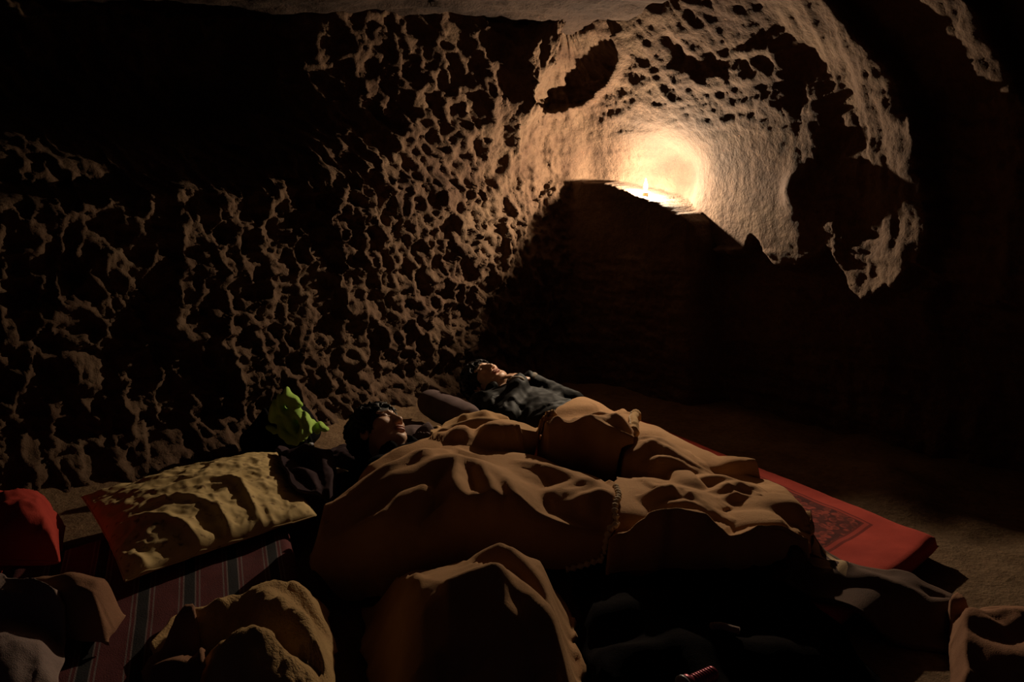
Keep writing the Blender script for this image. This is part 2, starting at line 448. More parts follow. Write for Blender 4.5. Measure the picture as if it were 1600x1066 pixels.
# ------------------------------------------------------------------ draped cloth: height fields built from creased crests
class Drape:
    """upper surface of a cloth: a floor of support plus crest lines, blended softly"""
    def __init__(self, base, k=70.0, up=0.0):
        self.base, self.k, self.t, self.up = base, k, [], up
    def crest(self, pts, front=1.3, back=0.35, r=0.02):
        """pts: photograph-surveyed points (x, y, height); walked so that the steep side is on the right hand"""
        self.t.append((chaikin([pt(p[0], p[1], p[2] + self.up) for p in pts], 3), front, back, r)); return self
    def line(self, pts, front=1.0, back=1.0, r=0.03):
        self.t.append((chaikin([np.array(p, float) for p in pts], 2), front, back, r)); return self
    def __call__(self, x, y):
        b = self.base(x, y) if callable(self.base) else np.full(np.shape(x), float(self.base))
        acc = np.exp(self.k * b)
        for P, fr, bk, r in self.t:
            best = np.full(np.shape(x), 1e9); val = np.zeros(np.shape(x)); sg = np.zeros(np.shape(x))
            for A, B in zip(P[:-1], P[1:]):
                ex, ey = B[0] - A[0], B[1] - A[1]
                L2 = ex * ex + ey * ey + 1e-12
                t = np.clip(((x - A[0]) * ex + (y - A[1]) * ey) / L2, 0, 1)
                dx, dy = x - A[0] - t * ex, y - A[1] - t * ey
                d = dx * dx + dy * dy
                m = d < best
                best = np.where(m, d, best); val = np.where(m, A[2] + t * (B[2] - A[2]), val)
                sg = np.where(m, ex * dy - ey * dx, sg)
            d = np.sqrt(best)
            w = smooth(-.02, .02, -sg / (np.sqrt(L2) + 1e-9))
            sl = bk + (fr - bk) * w
            h = val - sl * (np.sqrt(d * d + r * r) - r)
            acc = acc + np.exp(self.k * np.clip(h, -1, 1.5))
        return np.log(acc) / self.k

def coons(top, bot, left, right, nu, nv):
    """plan positions of a four-sided patch from its border lines"""
    T, B = resample(top, n=nu), resample(bot, n=nu)
    Lf, Rt = resample(left, n=nv), resample(right, n=nv)
    u = np.linspace(0, 1, nu)[:, None, None]; v = np.linspace(0, 1, nv)[None, :, None]
    S = (1 - v) * T[:, None] + v * B[:, None] + (1 - u) * Lf[None] + u * Rt[None]
    S = S - ((1 - u) * (1 - v) * T[0] + u * (1 - v) * T[-1] + (1 - u) * v * B[0] + u * v * B[-1])
    return S

def line_xy(pts, it=2):
    P = np.array([pt(*p)[:2] if len(p) == 3 else p for p in pts], float)
    return chaikin(P, it) if len(P) > 2 else P

def cloth(name, H, base, top, bot, left, right, mat, step=0.011, thick=0.012, fade=(.03, .03, .03, .03), wrinkle=0.004, wscale=16, seed=0, parent=None, wav=0.012, lift=0.004, folds=0.011):
    t, b, l, r_ = (line_xy(q) for q in (top, bot, left, right))
    for q, w in ((l, (t[0], b[0])), (r_, (t[-1], b[-1]))):
        q[0] = w[0]; q[-1] = w[1]
    ln = lambda q: np.linalg.norm(np.diff(q, axis=0), axis=1).sum()
    Wd, Ht = max(ln(t), ln(b)), max(ln(l), ln(r_))
    nu, nv = max(12, int(Wd / step)), max(12, int(Ht / step))
    S = coons(t, b, l, r_, nu, nv)
    x, y = S[..., 0], S[..., 1]
    u = np.linspace(0, 1, nu)[:, None] * np.ones((1, nv)); v = np.linspace(0, 1, nv)[None, :] * np.ones((nu, 1))
    ed = np.minimum(np.minimum(u, 1 - u) * Wd, np.minimum(v, 1 - v) * Ht)
    edge = 1 - smooth(0, .06, ed)
    x = x + edge * wav * fbm(x * 14, y * 14, seed + 3, 2); y = y + edge * wav * fbm(x * 14, y * 14, seed + 5, 2)
    x = x + 0.008 * fbm(x * 9, y * 9, seed + 11, 2); y = y + 0.008 * fbm(x * 9, y * 9, seed + 12, 2)
    bz = STACK(x, y)
    z = H(x, y) + wrinkle * fbm(x * wscale, y * wscale, seed + 7, 3) + 0.35 * wrinkle * fbm(x * wscale * 3.3, y * wscale * 3.3, seed + 9, 2)
    qx = x + .05 * fbm(x * 4, y * 4, seed + 21, 2); qy = y + .05 * fbm(x * 4, y * 4, seed + 23, 2)
    z = z + folds * (1 - 3.2 * np.abs(fbm(qx * 5.5 + qy * 2.2, qy * 3.6 - qx * 1.0, seed + 25, 2)))
    f = np.ones_like(z)
    for e, dist in zip(fade, (v * Ht, (1 - v) * Ht, u * Wd, (1 - u) * Wd)):
        if e: f = f * smooth(-e * .15, e, dist)
    z = bz + thick + lift + (z - bz - thick - lift) * f
    z = np.maximum(z, bz + thick + lift * .5)
    o = fast_mesh(name, np.stack([x, y, z], -1), grid_faces(nu, nv)[:, ::-1], mat, attrs={'pu': u, 'pv': v})
    md = o.modifiers.new('thickness', 'SOLIDIFY'); md.thickness = thick; md.offset = -1
    STACK.lay(np.stack([x, y, z], -1))
    return o, np.stack([x, y, z], -1)

def origin_to(o, loc):
    loc = np.asarray(loc, float)
    o.data.transform(Matrix.Translation(-Vector(loc)))
    o.location = tuple(loc)
    bpy.context.view_layer.update()
    return o

def base_origin(o):
    n = len(o.data.vertices); co = np.empty(n * 3, np.float32); o.data.vertices.foreach_get('co', co); co = co.reshape(-1, 3)
    return origin_to(o, [(co[:, 0].min() + co[:, 0].max()) / 2, (co[:, 1].min() + co[:, 1].max()) / 2, co[:, 2].min()])

def slab(name, corners, z0, z1, mat, round_=0.03, nu=60, nv=60, seed=0, lump=0.006, sag=0.0, parent=None, base=None):
    """a soft mattress or mat: rounded edges, slightly uneven top; corners in plan, counter-clockwise from u=v=0 along u"""
    c = [np.array(q, float) for q in corners]
    prof = [(-0.0, 0.0), (round_ * .15 * -1, .25), (-round_ * .15, .7), (0, 1.0)]
    u = np.linspace(0, 1, nu)[:, None]; v = np.linspace(0, 1, nv)[None, :]
    P = ((1 - u) * (1 - v))[..., None] * c[0] + (u * (1 - v))[..., None] * c[1] + (u * v)[..., None] * c[2] + ((1 - u) * v)[..., None] * c[3]
    lu = np.linalg.norm(c[1] - c[0]); lv = np.linalg.norm(c[3] - c[0])
    ed = np.minimum(np.minimum(u, 1 - u) * lu + 0 * v, np.minimum(v, 1 - v) * lv + 0 * u)
    x, y = P[..., 0], P[..., 1]
    e = np.clip(ed / round_, 0, 1)
    rr = np.sqrt(np.clip(1 - (1 - e) ** 2, 0, 1))
    h = (z1 - z0)
    top = z0 + h * (.5 + .5 * rr) + lump * fbm(x * 4, y * 4, seed, 3) * rr
    bot = z0 + h * (.5 - .5 * rr)
    if base is not None:
        bb = base(x, y); top = top + bb; bot = bot + bb
    Vt = np.stack([x, y, top], -1).reshape(-1, 3); Vb = np.stack([x, y, bot], -1).reshape(-1, 3)
    F1 = grid_faces(nu, nv); F2 = F1[:, ::-1] + nu * nv
    ring = [(i, 0) for i in range(nu)] + [(nu - 1, j) for j in range(1, nv)] + [(i, nv - 1) for i in range(nu - 2, -1, -1)] + [(0, j) for j in range(nv - 2, 0, -1)]
    idx = np.array([i * nv + j for i, j in ring]); nx = np.roll(idx, -1)
    F3 = np.stack([idx, idx + nu * nv, nx + nu * nv, nx], -1)
    UU = (u + 0 * v).ravel(); VV = (v + 0 * u).ravel()
    return fast_mesh(name, np.vstack([Vt, Vb]), np.vstack([F1, F2, F3]), mat, attrs={'pu': np.r_[UU, UU], 'pv': np.r_[VV, VV]})

def attr(nt, name):
    a = nt.nodes.new('ShaderNodeAttribute'); a.attribute_name = name
    return a.outputs['Fac']

def mth(nt, op, a, b=None, c=None):
    n = nt.nodes.new('ShaderNodeMath'); n.operation = op
    for i, v in enumerate((a, b, c)):
        if v is None: continue
        if hasattr(v, 'links'): nt.links.new(v, n.inputs[i])
        else: n.inputs[i].default_value = v
    return n.outputs[0]

def between(nt, x, a, b):
    return mth(nt, 'MULTIPLY', mth(nt, 'GREATER_THAN', x, a), mth(nt, 'LESS_THAN', x, b))

# red sleeping mat with a darker printed panel
MAT_TOP = 0.085
_e0, _e1 = np.array([.62, 4.03]), np.array([1.5, 2.31])
_ev = np.array([-.75, -.62])
RED = [_e0, _e1, _e1 + _ev * 1.12, _e0 + _ev * 1.12]
m, nt, b = new_mat('red_mat_print')
pu, pv = attr(nt, 'pu'), attr(nt, 'pv')
field = ramp(nt, noise(nt, 9, 5), [(0.3, (0.40, 0.05, 0.036)), (0.7, (0.52, 0.068, 0.045))])
vor = nd(nt, 'ShaderNodeTexVoronoi', Scale=34.0); vor.feature = 'F1'
nt.links.new(nt.nodes.new('ShaderNodeTexCoord').outputs['Object'], vor.inputs['Vector'])
motif = ramp(nt, vor.outputs['Distance'], [(0.25, (0.15, 0.03, 0.022)), (0.42, (0.34, 0.06, 0.04)), (0.6, (0.04, 0.012, 0.012))])
motif = mixc(nt, ramp(nt, noise(nt, 26, 4), [(0.45, (0, 0, 0)), (0.62, (1, 1, 1))]), motif, (0.07, 0.018, 0.016))
inside = mth(nt, 'MULTIPLY', between(nt, pu, .06, .888), between(nt, pv, .105, .94))
rim1 = mth(nt, 'MULTIPLY', between(nt, pu, .055, .894), between(nt, pv, .098, .95))
rim2 = mth(nt, 'MULTIPLY', between(nt, pu, .065, .880), between(nt, pv, .116, .93))
rim3 = mth(nt, 'MULTIPLY', between(nt, pu, .068, .876), between(nt, pv, .122, .925))
col = mixc(nt, rim1, field, (0.16, 0.022, 0.018))
col = mixc(nt, inside, col, (0.36, 0.05, 0.036))
col = mixc(nt, rim2, col, (0.12, 0.02, 0.016))
col = mixc(nt, rim3, col, motif)
nt.links.new(col, b.inputs['Base Color']); b.inputs['Roughness'].default_value = 0.95; b.inputs['Specular IOR Level'].default_value = .15
b.inputs['Sheen Weight'].default_value = 0.3; b.inputs['Sheen Tint'].default_value = (.6, .1, .07, 1)
bump(nt, b, noise(nt, 420, 2), 0.4, .004)
M['red_mat'] = m
o = slab('sleeping_mat', RED, 0.012, MAT_TOP, M['red_mat'], .035, 150, 90, 5, .008, base=floor_z)
base_origin(o); tag(o, 'long red sleeping mat with a dark patterned panel beside the brown blankets', 'mat')

# dark mattress under the sleeper with the blanket up to the chin
DARKM = [np.array([-.86, 2.92]), np.array([.16, 1.44]), np.array([.57, 1.72]), np.array([-.40, 3.26])]
o = slab('mattress', DARKM, 0.012, MAT_TOP, M['mauve_dark'], .035, 60, 90, 6, .006, base=floor_z)
base_origin(o); tag(o, 'thin dark mattress under the sleeper whose blanket reaches the chin', 'mattress')

# striped red rug mattress
KIL = [np.array([-1.62, 2.10]), np.array([-.86, .70]), np.array([-.26, 1.0]), np.array([-.93, 2.72])]
m, nt, b = new_mat('striped_rug')
pu, pv = attr(nt, 'pu'), attr(nt, 'pv')
col = ramp(nt, noise(nt, 14, 4), [(0.3, (0.085, 0.010, 0.013)), (0.7, (0.125, 0.016, 0.018))])
for c0 in (.16, .31, .46, .61, .76, .91):
    col = mixc(nt, between(nt, pv, c0 - .019, c0 + .019), col, (.010, .008, .010))
    for off in (-.034, -.020, .020, .034):
        col = mixc(nt, between(nt, pv, c0 + off - .0026, c0 + off + .0026), col, (.17, .115, .11))
nt.links.new(col, b.inputs['Base Color']); b.inputs['Roughness'].default_value = 0.95
bump(nt, b, noise(nt, 300, 2), 0.5, .004)
M['kilim'] = m
o = slab('rug_mattress', KIL, 0.012, .115, m, .04, 90, 90, 7, .012, base=floor_z)
base_origin(o); tag(o, 'dark red rug mattress with black bands and thin pale stripes', 'mattress')

def in_quad(c, x, y, soft=.03):
    m = np.ones(np.shape(x))
    for i in range(4):
        a, bb = c[i], c[(i + 1) % 4]
        e = bb - a; L = np.hypot(*e)
        d = ((x - a[0]) * e[1] - (y - a[1]) * e[0]) / L
        s0 = np.sign((c[(i + 2) % 4][0] - a[0]) * e[1] - (c[(i + 2) % 4][1] - a[1]) * e[0])
        m = m * smooth(-soft, 0, d * s0)
    return m

def ground(x, y):
    """what lies under the bedding: floor, mats"""
    f = floor_z(x, y)
    z = np.maximum(f + (MAT_TOP + .006) * in_quad(RED, x, y), f + (MAT_TOP + .006) * in_quad(DARKM, x, y))
    return np.maximum(z, f + .122 * in_quad(KIL, x, y))

class Stack:
    """height map of everything laid so far; later cloths rest on it"""
    x0, y0, c = -2.6, .5, .012
    def __init__(self):
        self.nx, self.ny = int(5.2 / self.c), int(4.2 / self.c)
        X, Y = np.meshgrid(self.x0 + self.c * np.arange(self.nx), self.y0 + self.c * np.arange(self.ny), indexing='ij')
        self.h = ground(X, Y)
    def __call__(self, x, y):
        fx = np.clip((np.asarray(x) - self.x0) / self.c, 0, self.nx - 1.01); fy = np.clip((np.asarray(y) - self.y0) / self.c, 0, self.ny - 1.01)
        i, j = fx.astype(int), fy.astype(int); a, b = fx - i, fy - j
        h = self.h
        return (h[i, j] * (1 - a) + h[i + 1, j] * a) * (1 - b) + (h[i, j + 1] * (1 - a) + h[i + 1, j + 1] * a) * b
    def lay(self, P):
        P = np.asarray(P).reshape(-1, 3)
        i = np.round((P[:, 0] - self.x0) / self.c).astype(int); j = np.round((P[:, 1] - self.y0) / self.c).astype(int)
        ok = (i >= 1) & (j >= 1) & (i < self.nx - 1) & (j < self.ny - 1)
        n = np.full(self.h.shape, -1.0)
        np.maximum.at(n, (i[ok], j[ok]), P[ok, 2])
        q = n.copy()
        for dx in (-1, 0, 1):
            for dy in (-1, 0, 1): q = np.maximum(q, np.roll(np.roll(n, dx, 0), dy, 1))
        self.h = np.maximum(self.h, q)
    def drape(self, P, grow=2, blur=4):
        """lay a lumpy thing and smooth the bed over it, the way a cloth bridges hollows"""
        g = self.h.copy(); self.lay(P)
        q = self.h
        for _ in range(grow):
            q = np.maximum.reduce([np.roll(np.roll(q, dx, 0), dy, 1) for dx in (-1, 0, 1) for dy in (-1, 0, 1)])
        for _ in range(blur):
            q = sum(np.roll(np.roll(q, dx, 0), dy, 1) for dx in (-1, 0, 1) for dy in (-1, 0, 1)) / 9
        self.h = np.maximum(self.h, q)
STACK = Stack()

def edge_rope(name, V, r, mat, parent, twist=0.0, n=8, off=(0, 0, 0)):
    P = resample(V, .006) + np.array(off)
    L = np.arange(len(P)) * .006
    rad = r * (1 + twist * np.sin(L / .011 * 2 * math.pi * .5))
    v, f = tube(P, rad, n)
    return adopt(mesh_obj(name, v, f, mat), parent)
# ------------------------------------------------------------------ pillows, cushions and bags around the sleepers
def at(px, py, Y):
    """world point at distance Y into the cave"""
    a, b = (px - 800) / FPX, (533 - py) / FPX
    dy = math.cos(PITCH) + b * math.sin(PITCH); t = Y / dy
    return np.array([a * t, Y, CAM_Z + t * (-math.sin(PITCH) + b * math.cos(PITCH))])

def pillow(name, corners, h, mat, label, cat='pillow', crests=(), seed=0, wr=.006, ws=9, ears=.10, pw=.5, n=70, tilt=None, group=None, ridges=()):
    """a stuffed case: two sheets meeting in a seam, corners pulled out, wrinkles running in from the seam"""
    c = [np.array(q, float)[:2] for q in corners]
    u = np.linspace(-1, 1, n)[:, None] * np.ones((1, n)); v = np.linspace(-1, 1, n)[None, :] * np.ones((n, 1))
    uu = u * (1 - ears * .5 * (1 - v * v)); vv = v * (1 - ears * .5 * (1 - u * u))
    P = (((1 - uu) * (1 - vv))[..., None] * c[0] + ((1 + uu) * (1 - vv))[..., None] * c[1] + ((1 + uu) * (1 + vv))[..., None] * c[2] + ((1 - uu) * (1 + vv))[..., None] * c[3]) / 4
    x, y = P[..., 0], P[..., 1]
    fill = np.clip((1 - u ** 2) * (1 - v ** 2), 0, 1) ** pw
    bz = STACK(x, y); lo = np.median(bz)
    bz = np.maximum(bz, lo)
    wrk = wr * (1 - 3.0 * np.abs(fbm(x * ws * 1.2 + y * 3, y * ws * 1.2 - x * 2, seed + 6, 3))) + wr * fbm(x * ws, y * ws, seed, 4) + .6 * wr * fbm(x * ws * 3, y * ws * 3, seed + 3, 3)
    zt = bz + .012 + h * .22 * (1 - fill) + h * fill + wrk * smooth(0, .3, fill)
    if tilt is not None: zt = zt + tilt(u, v)
    for pts, amp, wf, wb in ridges:
        Q = chaikin([pt(a, b2, .25) for a, b2 in pts], 3)
        best = np.full(x.shape, 1e9); sg = np.zeros(x.shape); tt = np.zeros(x.shape)
        for q, (A_, B_) in enumerate(zip(Q[:-1], Q[1:])):
            ex, ey = B_[0] - A_[0], B_[1] - A_[1]
            t = np.clip(((x - A_[0]) * ex + (y - A_[1]) * ey) / (ex * ex + ey * ey + 1e-12), 0, 1)
            dx, dy = x - A_[0] - t * ex, y - A_[1] - t * ey
            d = dx * dx + dy * dy; mk = d < best
            best = np.where(mk, d, best); sg = np.where(mk, ex * dy - ey * dx, sg); tt = np.where(mk, (q + t) / (len(Q) - 1), tt)
        d = np.sqrt(best); w = np.where(sg < 0, wf, wb)
        zt = zt + amp * np.exp(-(d / w) ** 1.5) * np.clip(4 * tt * (1 - tt), 0, 1)
    if crests:
        D = Drape(lambda a, b: zt, 130)
        for q in crests: D.crest(*q) if isinstance(q, tuple) and isinstance(q[0], list) else D.crest(q, 1.0, .6, .008)
        zt = D(x, y)
    zt = np.maximum(zt, bz + .016)
    zb = np.minimum(bz + .008 + h * .22 * (1 - fill) * 1.0, zt - .004)
    Vt = np.stack([x, y, zt], -1).reshape(-1, 3); Vb = np.stack([x, y, zb], -1).reshape(-1, 3)
    F1 = grid_faces(n, n); F2 = F1[:, ::-1] + n * n
    ring = [(i, 0) for i in range(n)] + [(n - 1, j) for j in range(1, n)] + [(i, n - 1) for i in range(n - 2, -1, -1)] + [(0, j) for j in range(n - 2, 0, -1)]
    idx = np.array([i * n + j for i, j in ring]); nx = np.roll(idx, -1)
    o = fast_mesh(name, np.vstack([Vt, Vb]), np.vstack([F1, F2, np.stack([idx, idx + n * n, nx + n * n, nx], -1)]), mat)
    base_origin(o); tag(o, label, cat, group)
    sm = np.stack([x, y, zt * .5 + zb * .5], -1)
    loop = np.array([sm[i, j] for i, j in ring[::2]] + [sm[0, 0]])
    adopt(mesh_obj('seam', *tube(loop, .0035, 6, False), mat), o)
    STACK.lay(Vt)
    return o

pillow('pillow', [pt(196, 912, .15), pt(494, 804, .16), pt(432, 706, .16), pt(128, 778, .15)], .115, M['cotton'],
    'big stained tan cotton pillow, badly creased, on the striped rug mattress', 'pillow', (), 41, .008, 8, .06, .5, 150,
    ridges=[([(185, 792), (240, 780), (300, 774), (345, 790), (368, 815)], 0.019, 0.014, 0.028),
            ([(140, 812), (200, 802), (260, 800), (310, 820), (350, 846), (380, 866)], 0.024, 0.016, 0.033),
            ([(240, 768), (300, 752), (350, 744), (382, 758), (402, 792)], 0.014, 0.013, 0.028),
            ([(370, 742), (394, 775), (424, 806)], 0.012, 0.013, 0.022),
            ([(168, 826), (210, 850), (250, 874)], 0.014, 0.013, 0.017),
            ([(162, 834), (186, 870), (200, 900)], 0.014, 0.013, 0.017),
            ([(256, 836), (300, 858), (340, 868)], 0.012, 0.013, 0.017),
            ([(196, 836), (240, 856), (285, 882)], 0.014, 0.013, 0.017),
            ([(330, 770), (352, 800), (358, 830)], 0.009, 0.011, 0.017), ([(410, 770), (440, 800), (450, 826)], 0.009, 0.011, 0.017), ([(290, 730), (360, 722), (410, 728)], 0.007, 0.011, 0.017)])
pillow('cushion', [pt(-60, 905, .13), pt(96, 905, .13), pt(98, 795, .13), pt(-70, 776, .13)], .235, M['red_cloth'],
    'plump plain red cushion beside the stained tan pillow', 'cushion', (), 47, .010, 6, .12, .36, 80)
pillow('pillow', [(-.92, 3.06), (-.56, 2.80), (-.34, 3.10), (-.70, 3.36)], .07, M['mauve_dark'],
    'dark purple-brown pillow under the tousled black hair', 'pillow', (), 51, .008, 8, .10, .45, 60)
pillow('pillow', [(-.70, 3.40), (-.36, 3.10), (-.22, 3.34), (-.56, 3.66)], .15, M['pillow_grey'],
    'slate purple pillow lying behind the awake sleeper\'s head', 'pillow', (), 53, .004, 6, .10, .42, 60)
pillow('pillow', [(-.30, 3.86), (.0, 3.66), (.14, 3.98), (-.18, 4.16)], .055, M['black_fabric'],
    'flat black pillow under the far sleeper\'s head', 'pillow', (), 57, .006, 8, .10, .45, 60)

# bolster between the sleepers
A, Bq = np.array([-.50, 4.04, .125]), np.array([-.20, 3.40, .190])
n = 26
path = [A + (Bq - A) * t for t in np.linspace(0, 1, n)]
rad = [.085 * (1 - .28 * abs(2 * t - 1) ** 6) * (1 + .02 * math.sin(t * 23)) for t in np.linspace(0, 1, n)]
o = mesh_obj('bolster', *tube(path, rad, 28), M['pillow_grey'])
base_origin(o); tag(o, 'round slate purple bolster lying between the two sleepers\' heads', 'bolster')
for e, dv in ((path[0], -1), (path[-1], 1)):
    d = (Bq - A) / np.linalg.norm(Bq - A) * dv
    adopt(mesh_obj('end_knot', *tube([e, e + d * .02, e + d * .045], [.045, .02, .026], 12), M['pillow_grey']), o)
STACK.lay(np.array(tube(path, rad, 28)[0]))

# pale cloth beside the far sleeper's hip
H = Drape(STACK, 110)
H.crest([(884, 652, .20), (905, 641, .235), (925, 645, .23), (942, 662, .18)], 1.2, .5, .014)
H.crest([(888, 648, .21), (898, 655, .20), (915, 656, .20)], 1.0, .8, .01)
o, _ = cloth('cloth', H, None, [(880, 648, .12), (905, 634, .12), (930, 640, .12), (952, 664, .12)], [(884, 672, .2), (910, 672, .2), (948, 676, .2)],
    [(880, 648, .12), (880, 660, .16), (884, 672, .2)], [(952, 664, .12), (950, 670, .16), (948, 676, .2)], M['grey_cloth'], .009, .010, (.03, .02, .03, .03), .003, 18, 430)
base_origin(o); tag(o, 'small greyish cloth crumpled behind the far sleeper\'s hip', 'cloth')

# ------------------------------------------------------------------ people: one continuous surface from a distance field
def surface_nets(gx, gy, gz, D):
    """quads of the zero surface of D on a rectilinear grid with uneven spacing"""
    s = D < 0
    nx, ny, nz = D.shape
    cnt = np.zeros((nx - 1, ny - 1, nz - 1)); acc = np.zeros((nx - 1, ny - 1, nz - 1, 3))
    G = (gx, gy, gz)
    for ax in range(3):
        a = [slice(None)] * 3; b = [slice(None)] * 3
        a[ax] = slice(0, -1); b[ax] = slice(1, None)
        d0, d1 = D[tuple(a)], D[tuple(b)]
        cr = (d0 < 0) != (d1 < 0)
        t = np.where(cr, d0 / np.where(cr, d0 - d1, 1), 0)
        g = G[ax]; shape = [1, 1, 1]; shape[ax] = -1
        g0, g1 = g[:-1].reshape(shape), g[1:].reshape(shape)
        pos = g0 + t * (g1 - g0)
        o = [k for k in range(3) if k != ax]
        for i in (0, 1):
            for j in (0, 1):
                sl = [None] * 3; sl[ax] = slice(None)
                sl[o[0]] = slice(i, D.shape[o[0]] - 1 + i); sl[o[1]] = slice(j, D.shape[o[1]] - 1 + j)
                sl = tuple(sl)
                c = cr[sl]; cnt += c
                acc[..., ax] += np.where(c, pos[sl], 0)
                for k, oo in ((i, o[0]), (j, o[1])):
                    gg = G[oo]; sh = [1, 1, 1]; sh[oo] = -1
                    acc[..., oo] += np.where(c, (gg[1:] if k else gg[:-1]).reshape(sh), 0)
    act = cnt > 0
    idx = -np.ones(cnt.shape, np.int64); idx[act] = np.arange(act.sum())
    V = acc[act] / cnt[act][:, None]
    F = []
    for ax in range(3):
        a = [slice(None)] * 3; b = [slice(None)] * 3
        a[ax] = slice(0, -1); b[ax] = slice(1, None)
        s0, s1 = s[tuple(a)], s[tuple(b)]
        o = [k for k in range(3) if k != ax]
        inner = [slice(None)] * 3; inner[o[0]] = slice(1, -1); inner[o[1]] = slice(1, -1)
        q = np.argwhere((s0 != s1)[tuple(inner)])
        if not len(q): continue
        q[:, o[0]] += 1; q[:, o[1]] += 1
        flip = s0[tuple(q.T)]
        def cell(di, dj):
            c = q.copy(); c[:, o[0]] += di; c[:, o[1]] += dj
            return idx[tuple(c.T)]
        quad = np.stack([cell(-1, -1), cell(0, -1), cell(0, 0), cell(-1, 0)], -1)
        if ax == 1: flip = ~flip
        quad[~flip] = quad[~flip][:, ::-1]
        F.append(quad)
    return V, np.vstack(F)

class Sdf:
    def __init__(self, gx, gy, gz):
        self.g = (gx, gy, gz)
        self.X, self.Y, self.Z = np.meshgrid(gx, gy, gz, indexing='ij')
        self.D = np.full(self.X.shape, 1.0)
    def _sub(self, lo, hi):
        return tuple(slice(max(0, np.searchsorted(g, l) - 1), min(len(g), np.searchsorted(g, h) + 1)) for g, l, h in zip(self.g, lo, hi))
    def _mix(self, sl, d, k, cut):
        D = self.D[sl]
        if cut:
            h = np.clip(.5 - .5 * (D + d) / k, 0, 1)
            self.D[sl] = D + (-d - D) * h + k * h * (1 - h)
        else:
            h = np.clip(.5 + .5 * (D - d) / k, 0, 1)
            self.D[sl] = D + (d - D) * h - k * h * (1 - h)
    def ell(self, c, r, k=.02, rot=None, cut=False):
        m = max(r) + k * 2 + .02; c = np.array(c, float)
        sl = self._sub(c - m, c + m)
        p = [self.X[sl] - c[0], self.Y[sl] - c[1], self.Z[sl] - c[2]]
        if rot is not None:
            p = [rot[0][i] * p[0] + rot[1][i] * p[1] + rot[2][i] * p[2] for i in range(3)]
        k0 = np.sqrt(sum((q / a) ** 2 for q, a in zip(p, r))) + 1e-9
        k1 = np.sqrt(sum((q / (a * a)) ** 2 for q, a in zip(p, r))) + 1e-9
        self._mix(sl, k0 * (k0 - 1) / k1, k, cut); return self
    def cap(self, a, b, ra, rb, k=.02, cut=False):
        a, b = np.array(a, float), np.array(b, float)
        m = max(ra, rb) + k * 2 + .02
        sl = self._sub(np.minimum(a, b) - m, np.maximum(a, b) + m)
        e = b - a; L2 = e @ e + 1e-12
        px, py, pz = self.X[sl] - a[0], self.Y[sl] - a[1], self.Z[sl] - a[2]
        t = np.clip((px * e[0] + py * e[1] + pz * e[2]) / L2, 0, 1)
        d = np.sqrt((px - t * e[0]) ** 2 + (py - t * e[1]) ** 2 + (pz - t * e[2]) ** 2) - (ra + t * (rb - ra))
        self._mix(sl, d, k, cut); return self
    def chain(self, pts, radii, k=.02):
        for a, b, ra, rb in zip(pts[:-1], pts[1:], radii[:-1], radii[1:]): self.cap(a, b, ra, rb, k)
        return self
    def mesh(self): return surface_nets(*self.g, self.D)

def frame(front, crown):
    f = np.array(front, float); c = np.array(crown, float)
    c /= np.linalg.norm(c); f = f - (f @ c) * c; f /= np.linalg.norm(f)
    return np.stack([np.cross(f, c), f, c], 1)            # columns: face-right, face-front, crown in body space

HEAD_SCALE = 1.12
def head_parts(S, R, o, eyes_open=True):
    """skull, face and ears in the frame R with origin o (middle of the head)"""
    g = HEAD_SCALE
    T = lambda x, y, z: o + R @ np.array([x, y, z]) * g
    E = lambda c, r, k=.02, cut=False: S.ell(T(*c), tuple(v * g for v in r), k, R, cut)
    E((0, -.018, .030), (.076, .096, .084), .02)
    E((0, .018, -.030), (.064, .074, .086), .03)
    E((0, .050, -.090), (.036, .036, .026), .03)
    for s in (-1, 1):
        E((s * .045, .030, -.070), (.022, .035, .026), .03)
        E((s * .044, .058, -.010), (.024, .024, .020), .022)
        S.cap(T(s * .010, .086, .034), T(s * .046, .070, .034), .009, .008, .014)
        E((s * .031, .099, .014), (.019, .016, .011), .010, True)
        E((s * .031, .0745, .012), (.0155, .0145, .0125), .004)
        S.cap(T(s * .016, .088, .0055), T(s * .045, .080, .0075), .0022, .002, .003)
        E((s * .079, -.006, -.004), (.010, .021, .031), .010)
        E((s * .086, .002, .000), (.006, .010, .016), .006, True)
        E((s * .0125, .096, -.036), (.008, .009, .0075), .006)
        E((s * .006, .1015, -.0415), (.0035, .004, .003), .003, True)
    S.cap(T(0, .086, .020), T(0, .106, -.026), .0085, .0105, .012)
    E((0, .107, -.031), (.0115, .0105, .0095), .008)
    E((0, .0905, -.056), (.024, .0095, .0065), .007)
    E((0, .0885, -.0685), (.021, .0100, .0078), .007)
    S.cap(T(-.022, .094, -.0622), T(.022, .094, -.0622), .0022, .0022, .003, True)
    E((0, .088, -.079), (.016, .006, .005), .008, True)
    return T

def head_masks(V, R, o):
    q = (V - o) @ R / HEAD_SCALE
    x, y, z = q.T
    lip = smooth(1.25, .85, np.sqrt((x / .024) ** 2 + ((z + .062) / .0135) ** 2)) * (y > .07)
    ax = np.abs(x)
    brow = smooth(1.2, .7, np.sqrt(((ax - .030) / .020) ** 2 + ((z - .036 + .25 * np.clip(ax - .030, 0, 1)) / .0052) ** 2)) * (y > .05)
    eye = smooth(1.15, .85, np.sqrt(((ax - .031) / .0135) ** 2 + ((z - .0125) / .0034) ** 2)) * (y > .05)
    lash = smooth(1.2, .8, np.sqrt(((ax - .031) / .016) ** 2 + ((z - .0172) / .0018) ** 2)) * (y > .05)
    return lip, np.clip(brow + lash, 0, 1), eye

